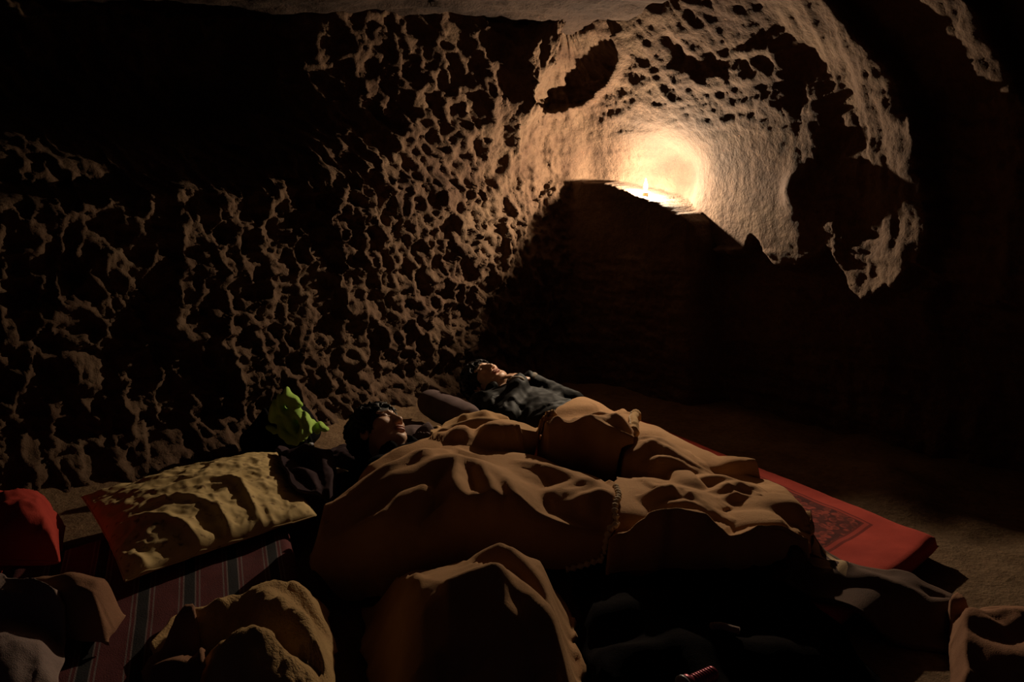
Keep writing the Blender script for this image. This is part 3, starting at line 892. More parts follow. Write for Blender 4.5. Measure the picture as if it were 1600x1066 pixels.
def skin_mat(name, c):
    m, nt, b = new_mat(name)
    col = ramp(nt, noise(nt, 26, 4), [(0.3, tuple(v * .9 for v in c)), (0.7, c)])
    col = mixc(nt, mth(nt, 'MULTIPLY', attr(nt, 'lip'), .75), col, (0.36, 0.11, 0.085))
    col = mixc(nt, mth(nt, 'MULTIPLY', attr(nt, 'eye'), .8), col, (0.06, 0.045, 0.04))
    col = mixc(nt, mth(nt, 'MULTIPLY', attr(nt, 'brow'), .85), col, (0.012, 0.008, 0.007))
    nt.links.new(col, b.inputs['Base Color'])
    b.inputs['Roughness'].default_value = .5
    b.inputs['Subsurface Weight'].default_value = .12
    b.inputs['Subsurface Radius'].default_value = (.012, .005, .003)
    bump(nt, b, noise(nt, 900, 2), .15, .001)
    return m
M['skin'] = skin_mat('warm_skin', (0.56, 0.33, 0.21))
m, nt, b = new_mat('black_hair')
nt.links.new(ramp(nt, noise(nt, 120, 3), [(0.3, (0.006, 0.005, 0.005)), (0.7, (0.016, 0.012, 0.010))]), b.inputs['Base Color'])
b.inputs['Roughness'].default_value = .6; b.inputs['Specular IOR Level'].default_value = .3
M['hair'] = m

def axis_grid(lo, hi, fine):
    """grid coordinates: 2.6 mm inside the fine span, coarser outside"""
    f0, f1 = fine
    a = np.arange(f0, f1, .0026)
    parts = [a]
    if lo < f0: parts.insert(0, np.linspace(lo, f0, max(2, int((f0 - lo) / .011)))[:-1])
    if hi > f1: parts.append(np.linspace(a[-1], hi, max(2, int((hi - a[-1]) / .011)))[1:])
    return np.concatenate(parts)

def hand(S, wrist, d, up, side, curl=.5, s=1.0):
    """palm and five bent fingers; d along the hand, up out of its back, side towards the thumb"""
    w = np.array(wrist, float); d, up, side = (np.array(v, float) / np.linalg.norm(v) for v in (d, up, side))
    for t in (-.6, -.2, .2, .6):
        S.cap(w + side * t * .018 * s, w + d * .085 * s + side * t * .048 * s, .014 * s, .011 * s, .012)
    for j, (t, L) in enumerate(((.55, .072), (.18, .080), (-.19, .074), (-.54, .058))):
        p = w + d * .085 * s + side * t * .052 * s; dd = d.copy()
        for seg, q in enumerate((.45, .32, .23)):
            dd = dd - up * curl * (.35 + .35 * seg); dd /= np.linalg.norm(dd)
            n = p + dd * L * q * s
            S.cap(p, n, (.0092 - .001 * seg) * s, (.0084 - .001 * seg) * s, .003); p = n
    p = w + d * .02 * s + side * .026 * s
    for seg, (dv, L) in enumerate(((d * .6 + side * .75 - up * .2, .036), (d * .85 + side * .35 - up * .3, .030), (d + side * .05 - up * .3, .022))):
        dv = dv / np.linalg.norm(dv); n = p + dv * L * s
        S.cap(p, n, (.0125 - .0015 * seg) * s, (.011 - .0015 * seg) * s, .005); p = n

def make_person(loc, axis, lift, face_front, crown, head_off, arms, legs, label, seed, cover):
    """lying figure: x runs from the neck to the feet, z is up; then turned so that x follows axis"""
    ax = np.array([axis[0], axis[1], 0.0]); ax /= np.linalg.norm(ax)
    B = np.stack([ax, np.array([-ax[1], ax[0], 0]), np.array([0, 0, 1.0])], 1)
    Rw = frame(face_front, crown); R = B.T @ Rw
    ho = np.array(head_off, float)
    gx = axis_grid(-.40, 1.62, (ho[0] - .165, ho[0] + .165))
    gy = axis_grid(-.42, .62, (ho[1] - .155, ho[1] + .155))
    gz = axis_grid(-.17, .42, (ho[2] - .155, ho[2] + .165))
    S = Sdf(gx, gy, gz)
    T = head_parts(S, R, ho)
    S.cap(T(0, -.020, -.07), (.05, 0, -.01), .052, .060, .025)
    def trunk(S, e=0.0):
        S.ell((.19, 0, .0), (.22 + e, .165 + e, .082 + e), .04); S.ell((.40, 0, -.010), (.20 + e, .145 + e, .074 + e), .05)
        S.ell((.57, 0, -.008), (.15 + e, .165 + e, .078 + e), .05)
        for s in (-1, 1): S.cap((.045, s * .09, -.005), (.075, s * .175, -.01), .050 + e, .056 + e, .03)
    trunk(S)
    for sh, el, wr, hd, hu, hs, cu in arms:
        S.chain([sh, el, wr], [.050, .039, .027], .02); hand(S, wr, hd, hu, hs, cu)
    for hp, kn, an in legs:
        S.chain([hp, kn, an], [.070, .054, .038], .03)
        an = np.array(an); sy = np.sign(an[1]); S.cap(an + (.015, 0, -.01), an + (.085, sy * .05, .055), .034, .028, .02); S.cap(an + (.085, sy * .05, .055), an + (.125, sy * .065, .075), .028, .018, .01)
    V, F = S.mesh()
    lip, brow, eye = head_masks(V, R, ho)
    org = np.array([loc[0], loc[1], lift])
    P = V @ B.T + org
    o = fast_mesh('person', P, F, M['skin'], attrs={'lip': lip, 'brow': brow, 'eye': eye})
    origin_to(o, org); tag(o, label, 'person')
    # hair: a tousled cap and separate locks
    Hs = Sdf(axis_grid(ho[0] - .2, ho[0] + .2, (ho[0] - .19, ho[0] + .19))[::2], axis_grid(ho[1] - .2, ho[1] + .2, (ho[1] - .19, ho[1] + .19))[::2], axis_grid(ho[2] - .2, ho[2] + .2, (ho[2] - .19, ho[2] + .19))[::2])
    g = HEAD_SCALE
    sc = lambda *v: tuple(g * q for q in v)
    Hs.ell(ho + R @ np.array([0, -.022, .038]) * g, sc(.092, .110, .098), .01, R)
    Hs.ell(ho + R @ np.array([0, .105, -.045]) * g, sc(.080, .085, .082), .012, R, True)
    Hs.ell(ho + R @ np.array([0, .03, -.125]) * g, sc(.13, .14, .075), .015, R, True)
    rs = np.random.default_rng(seed)
    C0 = np.array([0, -.022, .038])
    def lock(p, n, flow, L, r0):
        flow = flow - (flow @ n) * n; flow /= np.linalg.norm(flow)
        c = p + flow * L + n * rs.uniform(-.004, .010)
        Hs.chain([ho + R @ p * g, ho + R @ (p + flow * L * .5 + n * .010) * g, ho + R @ c * g], [r0, r0 * .8, .0022], .003)
    for i in range(230):
        th = rs.uniform(-math.pi, math.pi); ph = rs.uniform(-.35, 1.5)
        n = np.array([math.cos(ph) * math.sin(th), math.cos(ph) * math.cos(th), math.sin(ph)])
        if n[1] > .35 and n[2] < .35: continue
        flow = np.array([rs.normal(0, .5), .6 * (n[1] > -.2) - .2 + rs.normal(0, .35), -.5 + rs.normal(0, .4)])
        lock(C0 + n * np.array([.089, .107, .095]), n, flow, rs.uniform(.03, .06), rs.uniform(.005, .009))
    for i in range(34):                                            # fringe falling over forehead and temples
        th = -1.35 + 2.7 * (i + .5) / 34 + rs.normal(0, .03); ph = .62 - .22 * abs(th)
        n = np.array([math.cos(ph) * math.sin(th), math.cos(ph) * math.cos(th), math.sin(ph)])
        lock(C0 + n * np.array([.090, .108, .096]), n, np.array([rs.normal(.15, .3), .2, -1.0]), rs.uniform(.028, .048), rs.uniform(.006, .009))
    hv, hf = Hs.mesh()
    h = fast_mesh('hair', hv @ B.T + org, hf, M['hair']); adopt(h, o)
    # clothes: a loose shell round the trunk, sleeves and legs, open at neck and cuffs
    g = lambda lo, hi, st=.0085: np.arange(lo, hi, st)
    J = Sdf(g(-.12, .80), g(-.42, .42), g(-.17, .36))
    trunk(J, .026)
    for sh, el, wr, *_ in arms:
        wr2 = np.array(el) + .94 * (np.array(wr) - np.array(el))
        J.chain([sh, el, wr2], [.078, .068, .050], .03)
    J.D += .013 * fbm(J.X * 13 + J.Z * 5, J.Y * 13 - J.Z * 9, seed, 3) + .009 * np.abs(fbm(J.X * 9 - J.Y * 7, J.Y * 9 + J.X * 8 + J.Z * 6, seed + 2, 3)) + .004 * np.sin(J.X * 60 + 9 * fbm(J.X * 8, J.Y * 8, seed + 1, 2))
    nk = T(0, -.02, -.085)
    Jh = np.hypot(J.Y, J.Z)
    J.D = np.maximum(J.D, -(J.X + .035 + .0 * Jh))
    J.D = np.maximum(J.D, J.X - .66)
    jv, jf = J.mesh()
    j = fast_mesh('jacket', jv @ B.T + org, jf, M[cover]); adopt(j, o)
    ring = [(-.030 - .018 * math.cos(a), .083 * math.sin(a), .012 + .074 * math.cos(a)) for a in np.linspace(.5, 2 * math.pi - .5, 40)]
    v, f = join([tube([B @ np.array(p) + org + B @ np.array([dx, 0, 0]) for p in ring], rr, 10) for dx, rr in ((0, .016), (.016, .019), (.034, .020))])
    cl = mesh_obj('collar', v, f, M[cover]); adopt(cl, j)
    v, f = tube([B @ np.array(p) + org + B @ np.array([-.014, 0, .004]) for p in ring], .0045, 8)
    adopt(mesh_obj('collar_piping', v, f, M['jacket_trim']), j)
    for sh, el, wr, *_ in arms:
        a = np.array(el) + .88 * (np.array(wr) - np.array(el)); c = np.array(el) + .97 * (np.array(wr) - np.array(el))
        v, f = tube([B @ a + org, B @ (a * .5 + c * .5) + org, B @ c + org], [.050, .052, .047], 18)
        adopt(mesh_obj('cuff', v, f, M['jacket_trim']), j)
    K = Sdf(g(.45, 1.50, .0095), g(-.36, .60, .0095), g(-.17, .36, .0095))
    K.ell((.57, 0, -.008), (.165, .178, .088), .05)
    for hp, kn, an in legs: K.chain([hp, kn, an], [.080, .066, .052], .03)
    K.D += .005 * fbm(K.X * 15, K.Y * 15, seed + 5, 3)
    kv, kf = K.mesh()
    adopt(fast_mesh('trousers', kv @ B.T + org, kf, M['black_fabric']), o)
    body = np.vstack([P, jv @ B.T + org, kv @ B.T + org]); body = body[((body - org) @ B)[:, 0] > .03]
    STACK.drape(body)
    return o, P

P1, _ = make_person((-.45, 2.79), (.75, -.66), .206, (.80, -.40, .55), (-.48, .66, .46), (-.150, .0, .080),
    [((.08, .17, 0), (.36, .215, -.03), (.58, .16, -.02), (1, -.1, 0), (0, 0, 1), (0, -1, 0), .4), ((.08, -.17, 0), (.36, -.20, -.03), (.58, -.13, -.02), (1, .1, 0), (0, 0, 1), (0, 1, 0), .4)],
    [((.60, .085, -.02), (.97, .24, -.02), (1.26, .43, -.045)), ((.60, -.085, -.02), (.98, .08, -.02), (1.29, .25, -.045))],
    'person lying awake with tousled black hair, blanket up to the chin', 3, 'black_fabric')
P2, _ = make_person((-.05, 3.80), (.55, -.835), .214, (.18, -.42, .88), (-.80, .52, .22), (-.15, -.02, .06),
    [((.08, .175, .0), (.34, .23, .0), (.155, .06, .125), (-.75, -.55, .1), (.1, .1, 1), (-.5, .8, 0), .5), ((.08, -.17, .0), (.36, -.20, .0), (.20, -.03, .135), (-.4, .9, .0), (.1, .1, 1), (-.9, -.3, 0), .5)],
    [((.62, .085, -.02), (1.02, .10, -.02), (1.40, .11, -.045)), ((.62, -.085, -.02), (1.02, -.10, -.02), (1.40, -.11, -.045))],
    'person asleep on their back in a charcoal jacket, hands folded on the chest', 8, 'jacket')
# ------------------------------------------------------------------ blankets, laid from the bottom one up
# 7. black-brown blanket spread in the shadow before the sleepers
H = Drape(STACK, 70)
H.crest([(900, 960, .16), (980, 940, .18), (1080, 930, .18), (1180, 930, .16), (1290, 950, .1)], .9, .5, .05)
H.crest([(920, 1040, .15), (1020, 1010, .17), (1130, 1000, .16), (1260, 1015, .12)], .9, .6, .05)
H.crest([(1000, 930, .17), (1060, 990, .17), (1100, 1060, .15)], .8, .8, .03)
o, _ = cloth('blanket', H, ground, [(895, 905, .11), (1000, 900, .11), (1120, 902, .11), (1225, 918, .1)],
    [(925, 1190, .05), (1060, 1190, .05), (1200, 1190, .05), (1330, 1190, .05)],
    [(895, 905, .11), (915, 1040, .1), (925, 1190, .05)], [(1225, 918, .1), (1290, 990, .05), (1400, 1060, .04), (1330, 1190, .05)], M['black_blanket'], .014, .012, (.02, .03, .03, .03), .004, 10, 380)
base_origin(o); tag(o, 'black-brown blanket spread on the floor at the sleepers\' feet', 'blanket')
# 6. dark brown blanket with a printed corner over the end of the red mat
m, nt, b = new_mat('printed_blanket')
pu, pv = attr(nt, 'pu'), attr(nt, 'pv')
col = ramp(nt, noise(nt, 8, 4), [(0.3, (0.07, 0.036, 0.024)), (0.7, (0.14, 0.075, 0.05))])
wv = nd(nt, 'ShaderNodeTexWave', Scale=7.5, Distortion=9.0, Detail=1.0)
wv.inputs['Detail Scale'].default_value = 1.2
nt.links.new(nt.nodes.new('ShaderNodeTexCoord').outputs['Object'], wv.inputs['Vector'])
pet = ramp(nt, wv.outputs['Fac'], [(0.22, (0.05, 0.018, 0.014)), (0.34, (0.52, 0.35, 0.19))])
inside = mth(nt, 'MULTIPLY', between(nt, pu, .02, .34), between(nt, pv, .03, .5))
col = mixc(nt, inside, col, pet)
nt.links.new(col, b.inputs['Base Color']); b.inputs['Roughness'].default_value = 0.95; b.inputs['Sheen Weight'].default_value = .15; b.inputs['Sheen Tint'].default_value = (.3, .16, .1, 1)
bump(nt, b, noise(nt, 380, 3), 0.5, .004)
H = Drape(STACK, 90)
H.crest([(1262, 905, .12), (1280, 900, .13), (1300, 893, .14), (1322, 884, .13)], 1.0, .6, .012)
H.crest([(1268, 866, .12), (1282, 878, .13), (1296, 880, .135)], 1.0, .9, .01)
H.crest([(1310, 905, .12), (1350, 898, .125), (1400, 905, .12)], .8, .4, .03)
H.crest([(1425, 925, .08), (1450, 945, .085), (1480, 941, .09), (1510, 946, .085)], 1.4, .6, .014)
o, _ = cloth('blanket', H, ground, [(1252, 866, .10), (1290, 866, .10), (1330, 888, .10), (1400, 902, .09), (1428, 918, .05), (1450, 938, .03), (1500, 936, .03)],
    [(1225, 925, .10), (1300, 965, .06), (1390, 1000, .04), (1490, 1010, .03)],
    [(1252, 866, .10), (1235, 895, .10), (1225, 925, .10)], [(1500, 936, .03), (1500, 970, .03), (1490, 1010, .03)], m, .0095, .012, (.015, .02, .02, .02), .003, 14, 350)
base_origin(o); tag(o, 'dark brown blanket with a cream printed corner over the end of the red mat', 'blanket')

# 5. wrinkled blanket over the far sleeper's legs
H = Drape(STACK, 120, .025)
H.crest([(985, 690, .285), (1010, 682, .30), (1028, 688, .30)], 1.3, .5, .014)
H.crest([(998, 700, .285), (1018, 688, .30), (1040, 700, .29), (1070, 716, .27), (1110, 736, .23), (1140, 745, .18)], 1.3, .4, .014)
H.crest([(1030, 716, .27), (1055, 718, .268), (1078, 730, .25)], 1.3, .5, .010)
H.crest([(982, 778, .20), (991, 754, .25), (1006, 738, .275), (1018, 752, .27), (1045, 752, .28), (1075, 770, .275), (1105, 792, .26), (1128, 812, .23)], 1.4, .45, .018)
H.crest([(985, 784, .22), (1010, 772, .265), (1030, 762, .295), (1048, 758, .30)], 1.2, .5, .010)
H.crest([(1050, 785, .275), (1080, 782, .275), (1105, 798, .255)], 1.3, .6, .010)
H.crest([(968, 838, .22), (985, 818, .275), (1015, 812, .30), (1050, 800, .315), (1085, 802, .315), (1115, 812, .30), (1132, 836, .26)], 1.5, .5, .016)
H.crest([(980, 826, .27), (1000, 820, .285), (1012, 830, .27)], 1.2, .9, .008)
H.crest([(1002, 840, .25), (1016, 822, .28), (1022, 812, .295)], .9, .9, .008)
H.crest([(958, 860, .25), (985, 858, .28), (1030, 863, .28), (1060, 872, .25)], 1.8, .8, .016)
H.crest([(1076, 752, .23), (1105, 743, .25), (1140, 745, .255), (1165, 752, .25)], 1.3, .35, .016)
H.crest([(1125, 764, .24), (1150, 757, .25), (1175, 755, .25), (1200, 775, .235), (1230, 805, .21), (1244, 828, .18)], 1.2, .5, .014)
H.crest([(1128, 762, .24), (1160, 766, .238), (1180, 762, .24)], 1.3, .6, .008)
H.crest([(1122, 784, .225), (1140, 772, .235), (1165, 774, .235), (1195, 778, .23)], 1.4, .5, .010)
H.crest([(1136, 860, .22), (1150, 836, .255), (1180, 832, .265), (1210, 820, .27), (1238, 824, .26), (1250, 850, .22)], .6, .7, .014)
H.crest([(1122, 874, .19), (1140, 860, .225), (1190, 852, .235), (1235, 842, .23), (1252, 862, .20), (1258, 890, .15)], .35, .9, .02)
H.crest([(1200, 838, .265), (1220, 832, .265), (1232, 838, .25)], 1.2, .9, .008)
lb, LV = cloth('blanket', H, ground, [(970, 676, .16), (1010, 676, .16), (1062, 702, .16), (1130, 738, .20), (1190, 750, .20), (1245, 800, .17), (1264, 872, .10)],
    [(950, 892, .14), (1010, 902, .12), (1090, 906, .12), (1180, 908, .11), (1262, 908, .10)],
    [(970, 676, .16), (968, 760, .2), (955, 830, .16), (950, 892, .14)], [(1264, 872, .10), (1266, 888, .10), (1262, 908, .10)], M['fleece'], .0085, .013,
    (.035, .02, .02, .02), .003, 15, 320)
base_origin(lb); tag(lb, 'brown fleece blanket rucked into many wrinkles over the far sleeper\'s legs', 'blanket')

# 4. arched blanket with a wide satin hem over the far sleeper's hips
H = Drape(STACK, 110, .065)
H.crest([(842, 682, .30), (868, 662, .325), (898, 658, .335), (930, 668, .325)], 1.3, .6, .02)
H.crest([(858, 700, .285), (885, 688, .305), (905, 676, .315), (915, 684, .30)], 1.2, .6, .012)
H.crest([(850, 708, .275), (875, 698, .29), (900, 697, .29)], 1.2, .6, .01)
H.crest([(852, 725, .25), (885, 700, .30), (918, 674, .345), (950, 664, .36), (984, 666, .355)], 1.9, .6, .025)
H.crest([(930, 690, .315), (948, 682, .33), (966, 684, .33)], 1.0, .6, .012)
H.crest([(848, 676, .31), (872, 658, .335), (900, 652, .345), (925, 658, .345), (945, 672, .33)], 1.3, 1.0, .012)
H.crest([(895, 668, .325), (920, 655, .345), (948, 650, .345), (970, 656, .335)], 1.2, 1.0, .010)
H.crest([(868, 690, .315), (895, 676, .335), (918, 676, .335)], 1.3, .9, .010)
H.crest([(900, 648, .325), (930, 645, .33), (960, 652, .325)], 1.2, 1.0, .012)
H.crest([(935, 664, .33), (950, 672, .34), (958, 690, .33)], .9, .9, .010)
H.crest([(905, 655, .32), (925, 662, .33), (940, 660, .335), (965, 656, .32)], 1.2, .8, .012)
av, AV = cloth('blanket', H, ground, [(836, 676, .28), (872, 652, .26), (930, 648, .22), (994, 655, .20)],
    [(850, 742, .2), (900, 752, .16), (940, 768, .14), (988, 765, .14)],
    [(836, 676, .28), (838, 705, .24), (850, 742, .2)], [(994, 655, .20), (992, 690, .30), (992, 725, .2), (988, 765, .14)], M['fleece'], .0095, .014,
    (.04, .02, .03, .0), .004, 13, 290, folds=.024)
base_origin(av); tag(av, 'brown fleece blanket arched over the hips with a pale satin hem', 'blanket')
hemline = AV[-1, int(AV.shape[1] * .06):int(AV.shape[1] * .85)]
h = edge_rope('satin_hem', hemline, .019, M['trim'], av, .03, 12, (-.006, -.004, .004)); h['label'] = 'pale satin hem'
edge_rope('hem_stitching', hemline, .005, M['thread'], av, .5, 6, (-.024, -.008, .010))

# 3. tan fleece hump between the two sleepers
H = Drape(STACK, 110, .075)
H.crest([(700, 672, .26), (735, 652, .30), (770, 646, .325), (800, 658, .325), (830, 680, .30), (852, 712, .24)], 1.8, .6, .03)
H.crest([(712, 660, .25), (730, 648, .27), (755, 642, .28)], 1.0, .5, .02)
H.crest([(686, 702, .22), (705, 690, .25), (722, 676, .275)], 1.0, .6, .015)
H.crest([(783, 662, .315), (790, 680, .30), (797, 702, .265)], .8, .5, .012)
o, _ = cloth('blanket', H, ground, [(684, 672, .22), (712, 652, .28), (768, 638, .31), (835, 664, .30), (872, 700, .26)],
    [(672, 722, .22), (720, 712, .27), (775, 722, .25), (860, 730, .2)],
    [(684, 672, .22), (674, 695, .22), (672, 722, .22)], [(872, 700, .26), (870, 716, .24), (860, 730, .2)], M['fleece2'], .0095, .014,
    (.04, .02, .04, .03), .003, 13, 260)
base_origin(o); tag(o, 'tan fleece blanket humped up between the two sleepers', 'blanket')

# 2. the same kind of blanket heaped over the knees
H = Drape(STACK, 110, .04)
H.crest([(652, 900, .24), (665, 925, .25), (676, 952, .23)], .5, 1.3, .012)
H.crest([(682, 936, .27), (700, 910, .31), (720, 893, .335), (745, 884, .345), (772, 888, .34)], 1.3, 1.2, .022)
H.crest([(772, 888, .34), (786, 930, .31), (797, 970, .28), (803, 1010, .24), (800, 1040, .2)], .5, 1.9, .014)
H.crest([(735, 925, .295), (765, 930, .30), (788, 945, .30)], 1.6, .9, .016)
H.crest([(782, 850, .30), (806, 858, .305), (832, 888, .285), (857, 932, .24)], .9, 1.3, .014)
H.crest([(800, 856, .30), (804, 868, .295), (806, 880, .28)], .9, .9, .008)
H.crest([(790, 890, .295), (815, 908, .30), (850, 940, .29), (875, 975, .27), (886, 1005, .25), (884, 1050, .2)], .7, 1.7, .022)
o, _ = cloth('blanket', H, ground, [(560, 900, .13), (650, 886, .16), (740, 868, .24), (795, 842, .30), (872, 890, .17)],
    [(600, 1180, .10), (720, 1180, .10), (830, 1180, .10), (915, 1180, .10)],
    [(560, 900, .13), (570, 1000, .1), (600, 1180, .10)], [(872, 890, .17), (905, 1000, .11), (915, 1180, .10)], M['fleece'], .0095, .014,
    (.05, .05, .16, .10), .003, 13, 230)
base_origin(o); tag(o, 'brown fleece blanket heaped in tall folds over the raised knees', 'blanket')

# 1. brown blanket over the sleeper's chest
H = Drape(STACK, 110, .04)
H.crest([(548, 772, .27), (585, 738, .32), (620, 718, .345), (655, 706, .355), (690, 700, .34)], 1.3, .7, .02)
H.crest([(520, 812, .22), (545, 780, .27), (585, 752, .31), (640, 729, .335), (690, 714, .345), (735, 716, .34), (775, 738, .325), (805, 768, .30), (828, 803, .25)], 1.35, .65, .03)
H.crest([(712, 718, .342), (714, 745, .34), (712, 768, .32), (692, 792, .275)], 1.2, 1.2, .014)
H.crest([(713, 765, .30), (722, 782, .305), (734, 795, .28)], 1.2, 1.2, .012)
H.crest([(752, 728, .335), (768, 758, .325), (772, 780, .305), (780, 800, .275)], 1.2, 1.0, .012)
H.crest([(740, 772, .30), (760, 788, .30), (782, 800, .28)], 1.3, .9, .012)
H.crest([(790, 750, .318), (806, 778, .305), (824, 800, .275)], 1.2, 1.0, .012)
H.crest([(600, 792, .27), (625, 770, .295), (660, 758, .30)], 1.2, .5, .012)
H.crest([(742, 812, .225), (760, 800, .25), (785, 795, .262), (812, 804, .255), (838, 822, .225)], 1.5, .25, .018)
H.crest([(700, 702, .30), (775, 712, .285), (830, 727, .285), (880, 735, .285), (925, 756, .27), (956, 776, .25)], 1.5, .6, .02)
H.crest([(865, 768, .265), (890, 750, .275), (920, 752, .272), (946, 766, .258)], .9, .5, .012)
H.crest([(884, 768, .262), (912, 760, .266), (938, 770, .255)], .9, .5, .01)
H.crest([(920, 773, .268), (940, 768, .272), (958, 779, .262)], 1.4, .5, .014)
blk, BV = cloth('blanket', H, ground, [(512, 806, .16), (560, 742, .26), (600, 720, .29), (650, 701, .30), (720, 694, .28), (800, 710, .26), (880, 728, .27), (962, 772, .25)],
    [(486, 905, .10), (600, 900, .12), (720, 892, .12), (872, 889, .12), (951, 885, .12)],
    [(512, 806, .16), (495, 850, .12), (486, 905, .10)], [(962, 772, .25), (961, 800, .22), (957, 840, .17), (951, 885, .12)], M['fleece'], .0095, .014,
    (.05, .02, .05, .012), .003, 13, 200)
base_origin(blk); tag(blk, 'brown fleece blanket drawn up to the chin with a whip-stitched corner', 'blanket')
edge_rope('stitched_hem', np.vstack([BV[-1, int(BV.shape[1] * .12):], BV[int(BV.shape[0] * .84):, -1][::-1]]), .0085, M['thread'], blk, .45, 8, (.006, -.004, .002))

# ------------------------------------------------------------------ loose cloths and small things
def sdf_thing(lo, hi, st):
    return Sdf(*(np.arange(a, b, st) for a, b in zip(lo, hi)))

# backpack slumped against the wall, lime towel on top
bc = np.array([-1.16, 3.40, 0.0]); bz = float(floor_z(bc[0], bc[1]))
S = sdf_thing((-1.50, 3.05, -.05), (-.82, 3.75, .50), .011)
rot = np.array([[.80, -.60, 0], [.60, .80, 0], [0, 0, 1.0]])
S.ell(bc + (0, 0, bz + .115), (.20, .125, .115), .02, rot); S.ell(bc + (.02, .03, bz + .19), (.13, .10, .10), .05, rot)
S.D += .010 * fbm(S.X * 11 + S.Z * 7, S.Y * 11 - S.Z * 6, 5, 3)
S.D = np.maximum(S.D, bz - S.Z)
v, f = S.mesh()
bag = fast_mesh('backpack', v, f, M['black_fabric']); base_origin(bag)
tag(bag, 'black backpack slumped on the floor under the lime green towel', 'backpack'); STACK.lay(v)
S = sdf_thing((-1.45, 3.0, -.05), (-.9, 3.5, .40), .009)
S.ell(bc + rot @ np.array([-.01, -.105, bz + .095]), (.125, .045, .075), .01, rot)
S.D += .004 * fbm(S.X * 18, S.Z * 18, 7, 3)
v, f = S.mesh(); adopt(fast_mesh('front_pocket', v, f, M['black_fabric']), bag)
for k, sx in enumerate((-.07, .08)):
    pth = chaikin([bc + rot @ np.array(p) + (0, 0, bz) for p in ((sx, .02, .26), (sx, -.10, .215), (sx * 1.1, -.155, .12), (sx * 1.3, -.19, .03), (sx * 1.6 + .02, -.25, .012))], 3)
    adopt(mesh_obj('strap', *tube(pth, .012, 8), M['black_fabric']), bag)
m, nt, b = new_mat('grey_plastic'); b.inputs['Base Color'].default_value = (.28, .27, .30, 1); b.inputs['Roughness'].default_value = .35
nt.links.new(ramp(nt, noise(nt, 40, 2), [(0.3, (.22, .21, .24)), (0.7, (.32, .31, .34))]), b.inputs['Base Color']); M['plastic'] = m
for p in ((-.07, -.165, .105), (.085, -.168, .10), (.02, -.155, .15)):
    q = bc + rot @ np.array(p) + (0, 0, bz)
    v, f = tube([q + rot @ np.array((-.014, 0, 0)), q + rot @ np.array((0, -.004, .003)), q + rot @ np.array((.014, 0, 0))], [.007, .010, .007], 8)
    adopt(mesh_obj('buckle', v, f, M['plastic']), bag)

S = sdf_thing((-1.45, 3.02, .0), (-.80, 3.50, .60), .0065)
Yt = 3.24
def rib(pts, r, k=.012):
    S.chain([at(px, py, Yt + dy) for px, py, dy in pts], r, k)
rib([(447, 612, .05), (440, 626, .03), (428, 642, 0), (424, 655, -.02)], [.016, .026, .026, .014])
rib([(447, 612, .05), (456, 630, .03), (466, 645, .01), (476, 660, -.01), (476, 676, -.03), (466, 688, -.05)], [.016, .030, .030, .030, .026, .016], .014)
rib([(440, 650, .0), (452, 665, -.02), (460, 680, -.04)], [.014, .026, .018])
rib([(420, 668, -.02), (440, 678, -.05), (452, 686, -.06), (464, 690, -.06)], [.012, .020, .018, .014])
rib([(484, 664, .03), (496, 668, .03), (507, 672, .03)], [.024, .026, .016])
rib([(432, 640, .03), (450, 660, .03), (470, 675, .03)], [.03, .045, .04], .03)
S.D += .007 * np.sin(S.X * 95 + S.Z * 60 + 5 * fbm(S.X * 12, S.Z * 12, 3, 2)) + .006 * fbm(S.X * 30, S.Z * 30 + S.Y * 20, 5, 3)
v, f = S.mesh()
o = fast_mesh('towel', v, f, M['green']); base_origin(o)
tag(o, 'crumpled lime green towel on the black backpack', 'towel'); STACK.lay(v)

# dark jacket lying between tan pillow and sleeper
H = Drape(STACK, 110)
H.crest([(452, 700, .26), (480, 694, .27), (500, 706, .26), (506, 735, .24), (512, 770, .2)], 1.3, .6, .012)
H.crest([(446, 735, .24), (470, 730, .25), (486, 748, .235), (494, 775, .2)], 1.3, .7, .012)
H.crest([(500, 715, .255), (516, 742, .23), (520, 770, .19)], .9, 1.0, .01)
o, _ = cloth('jacket', H, None, [(436, 702, .2), (470, 682, .2), (505, 690, .2), (522, 712, .2)], [(462, 792, .16), (490, 800, .14), (520, 797, .13)],
    [(436, 702, .2), (444, 745, .2), (462, 792, .16)], [(522, 712, .2), (528, 755, .15), (520, 797, .13)], M['mauve_dark'], .009, .010, (.03, .03, .03, .03), .004, 18, 410)
base_origin(o); tag(o, 'dark purple-brown garment dropped between the tan pillow and the sleeper', 'clothing')

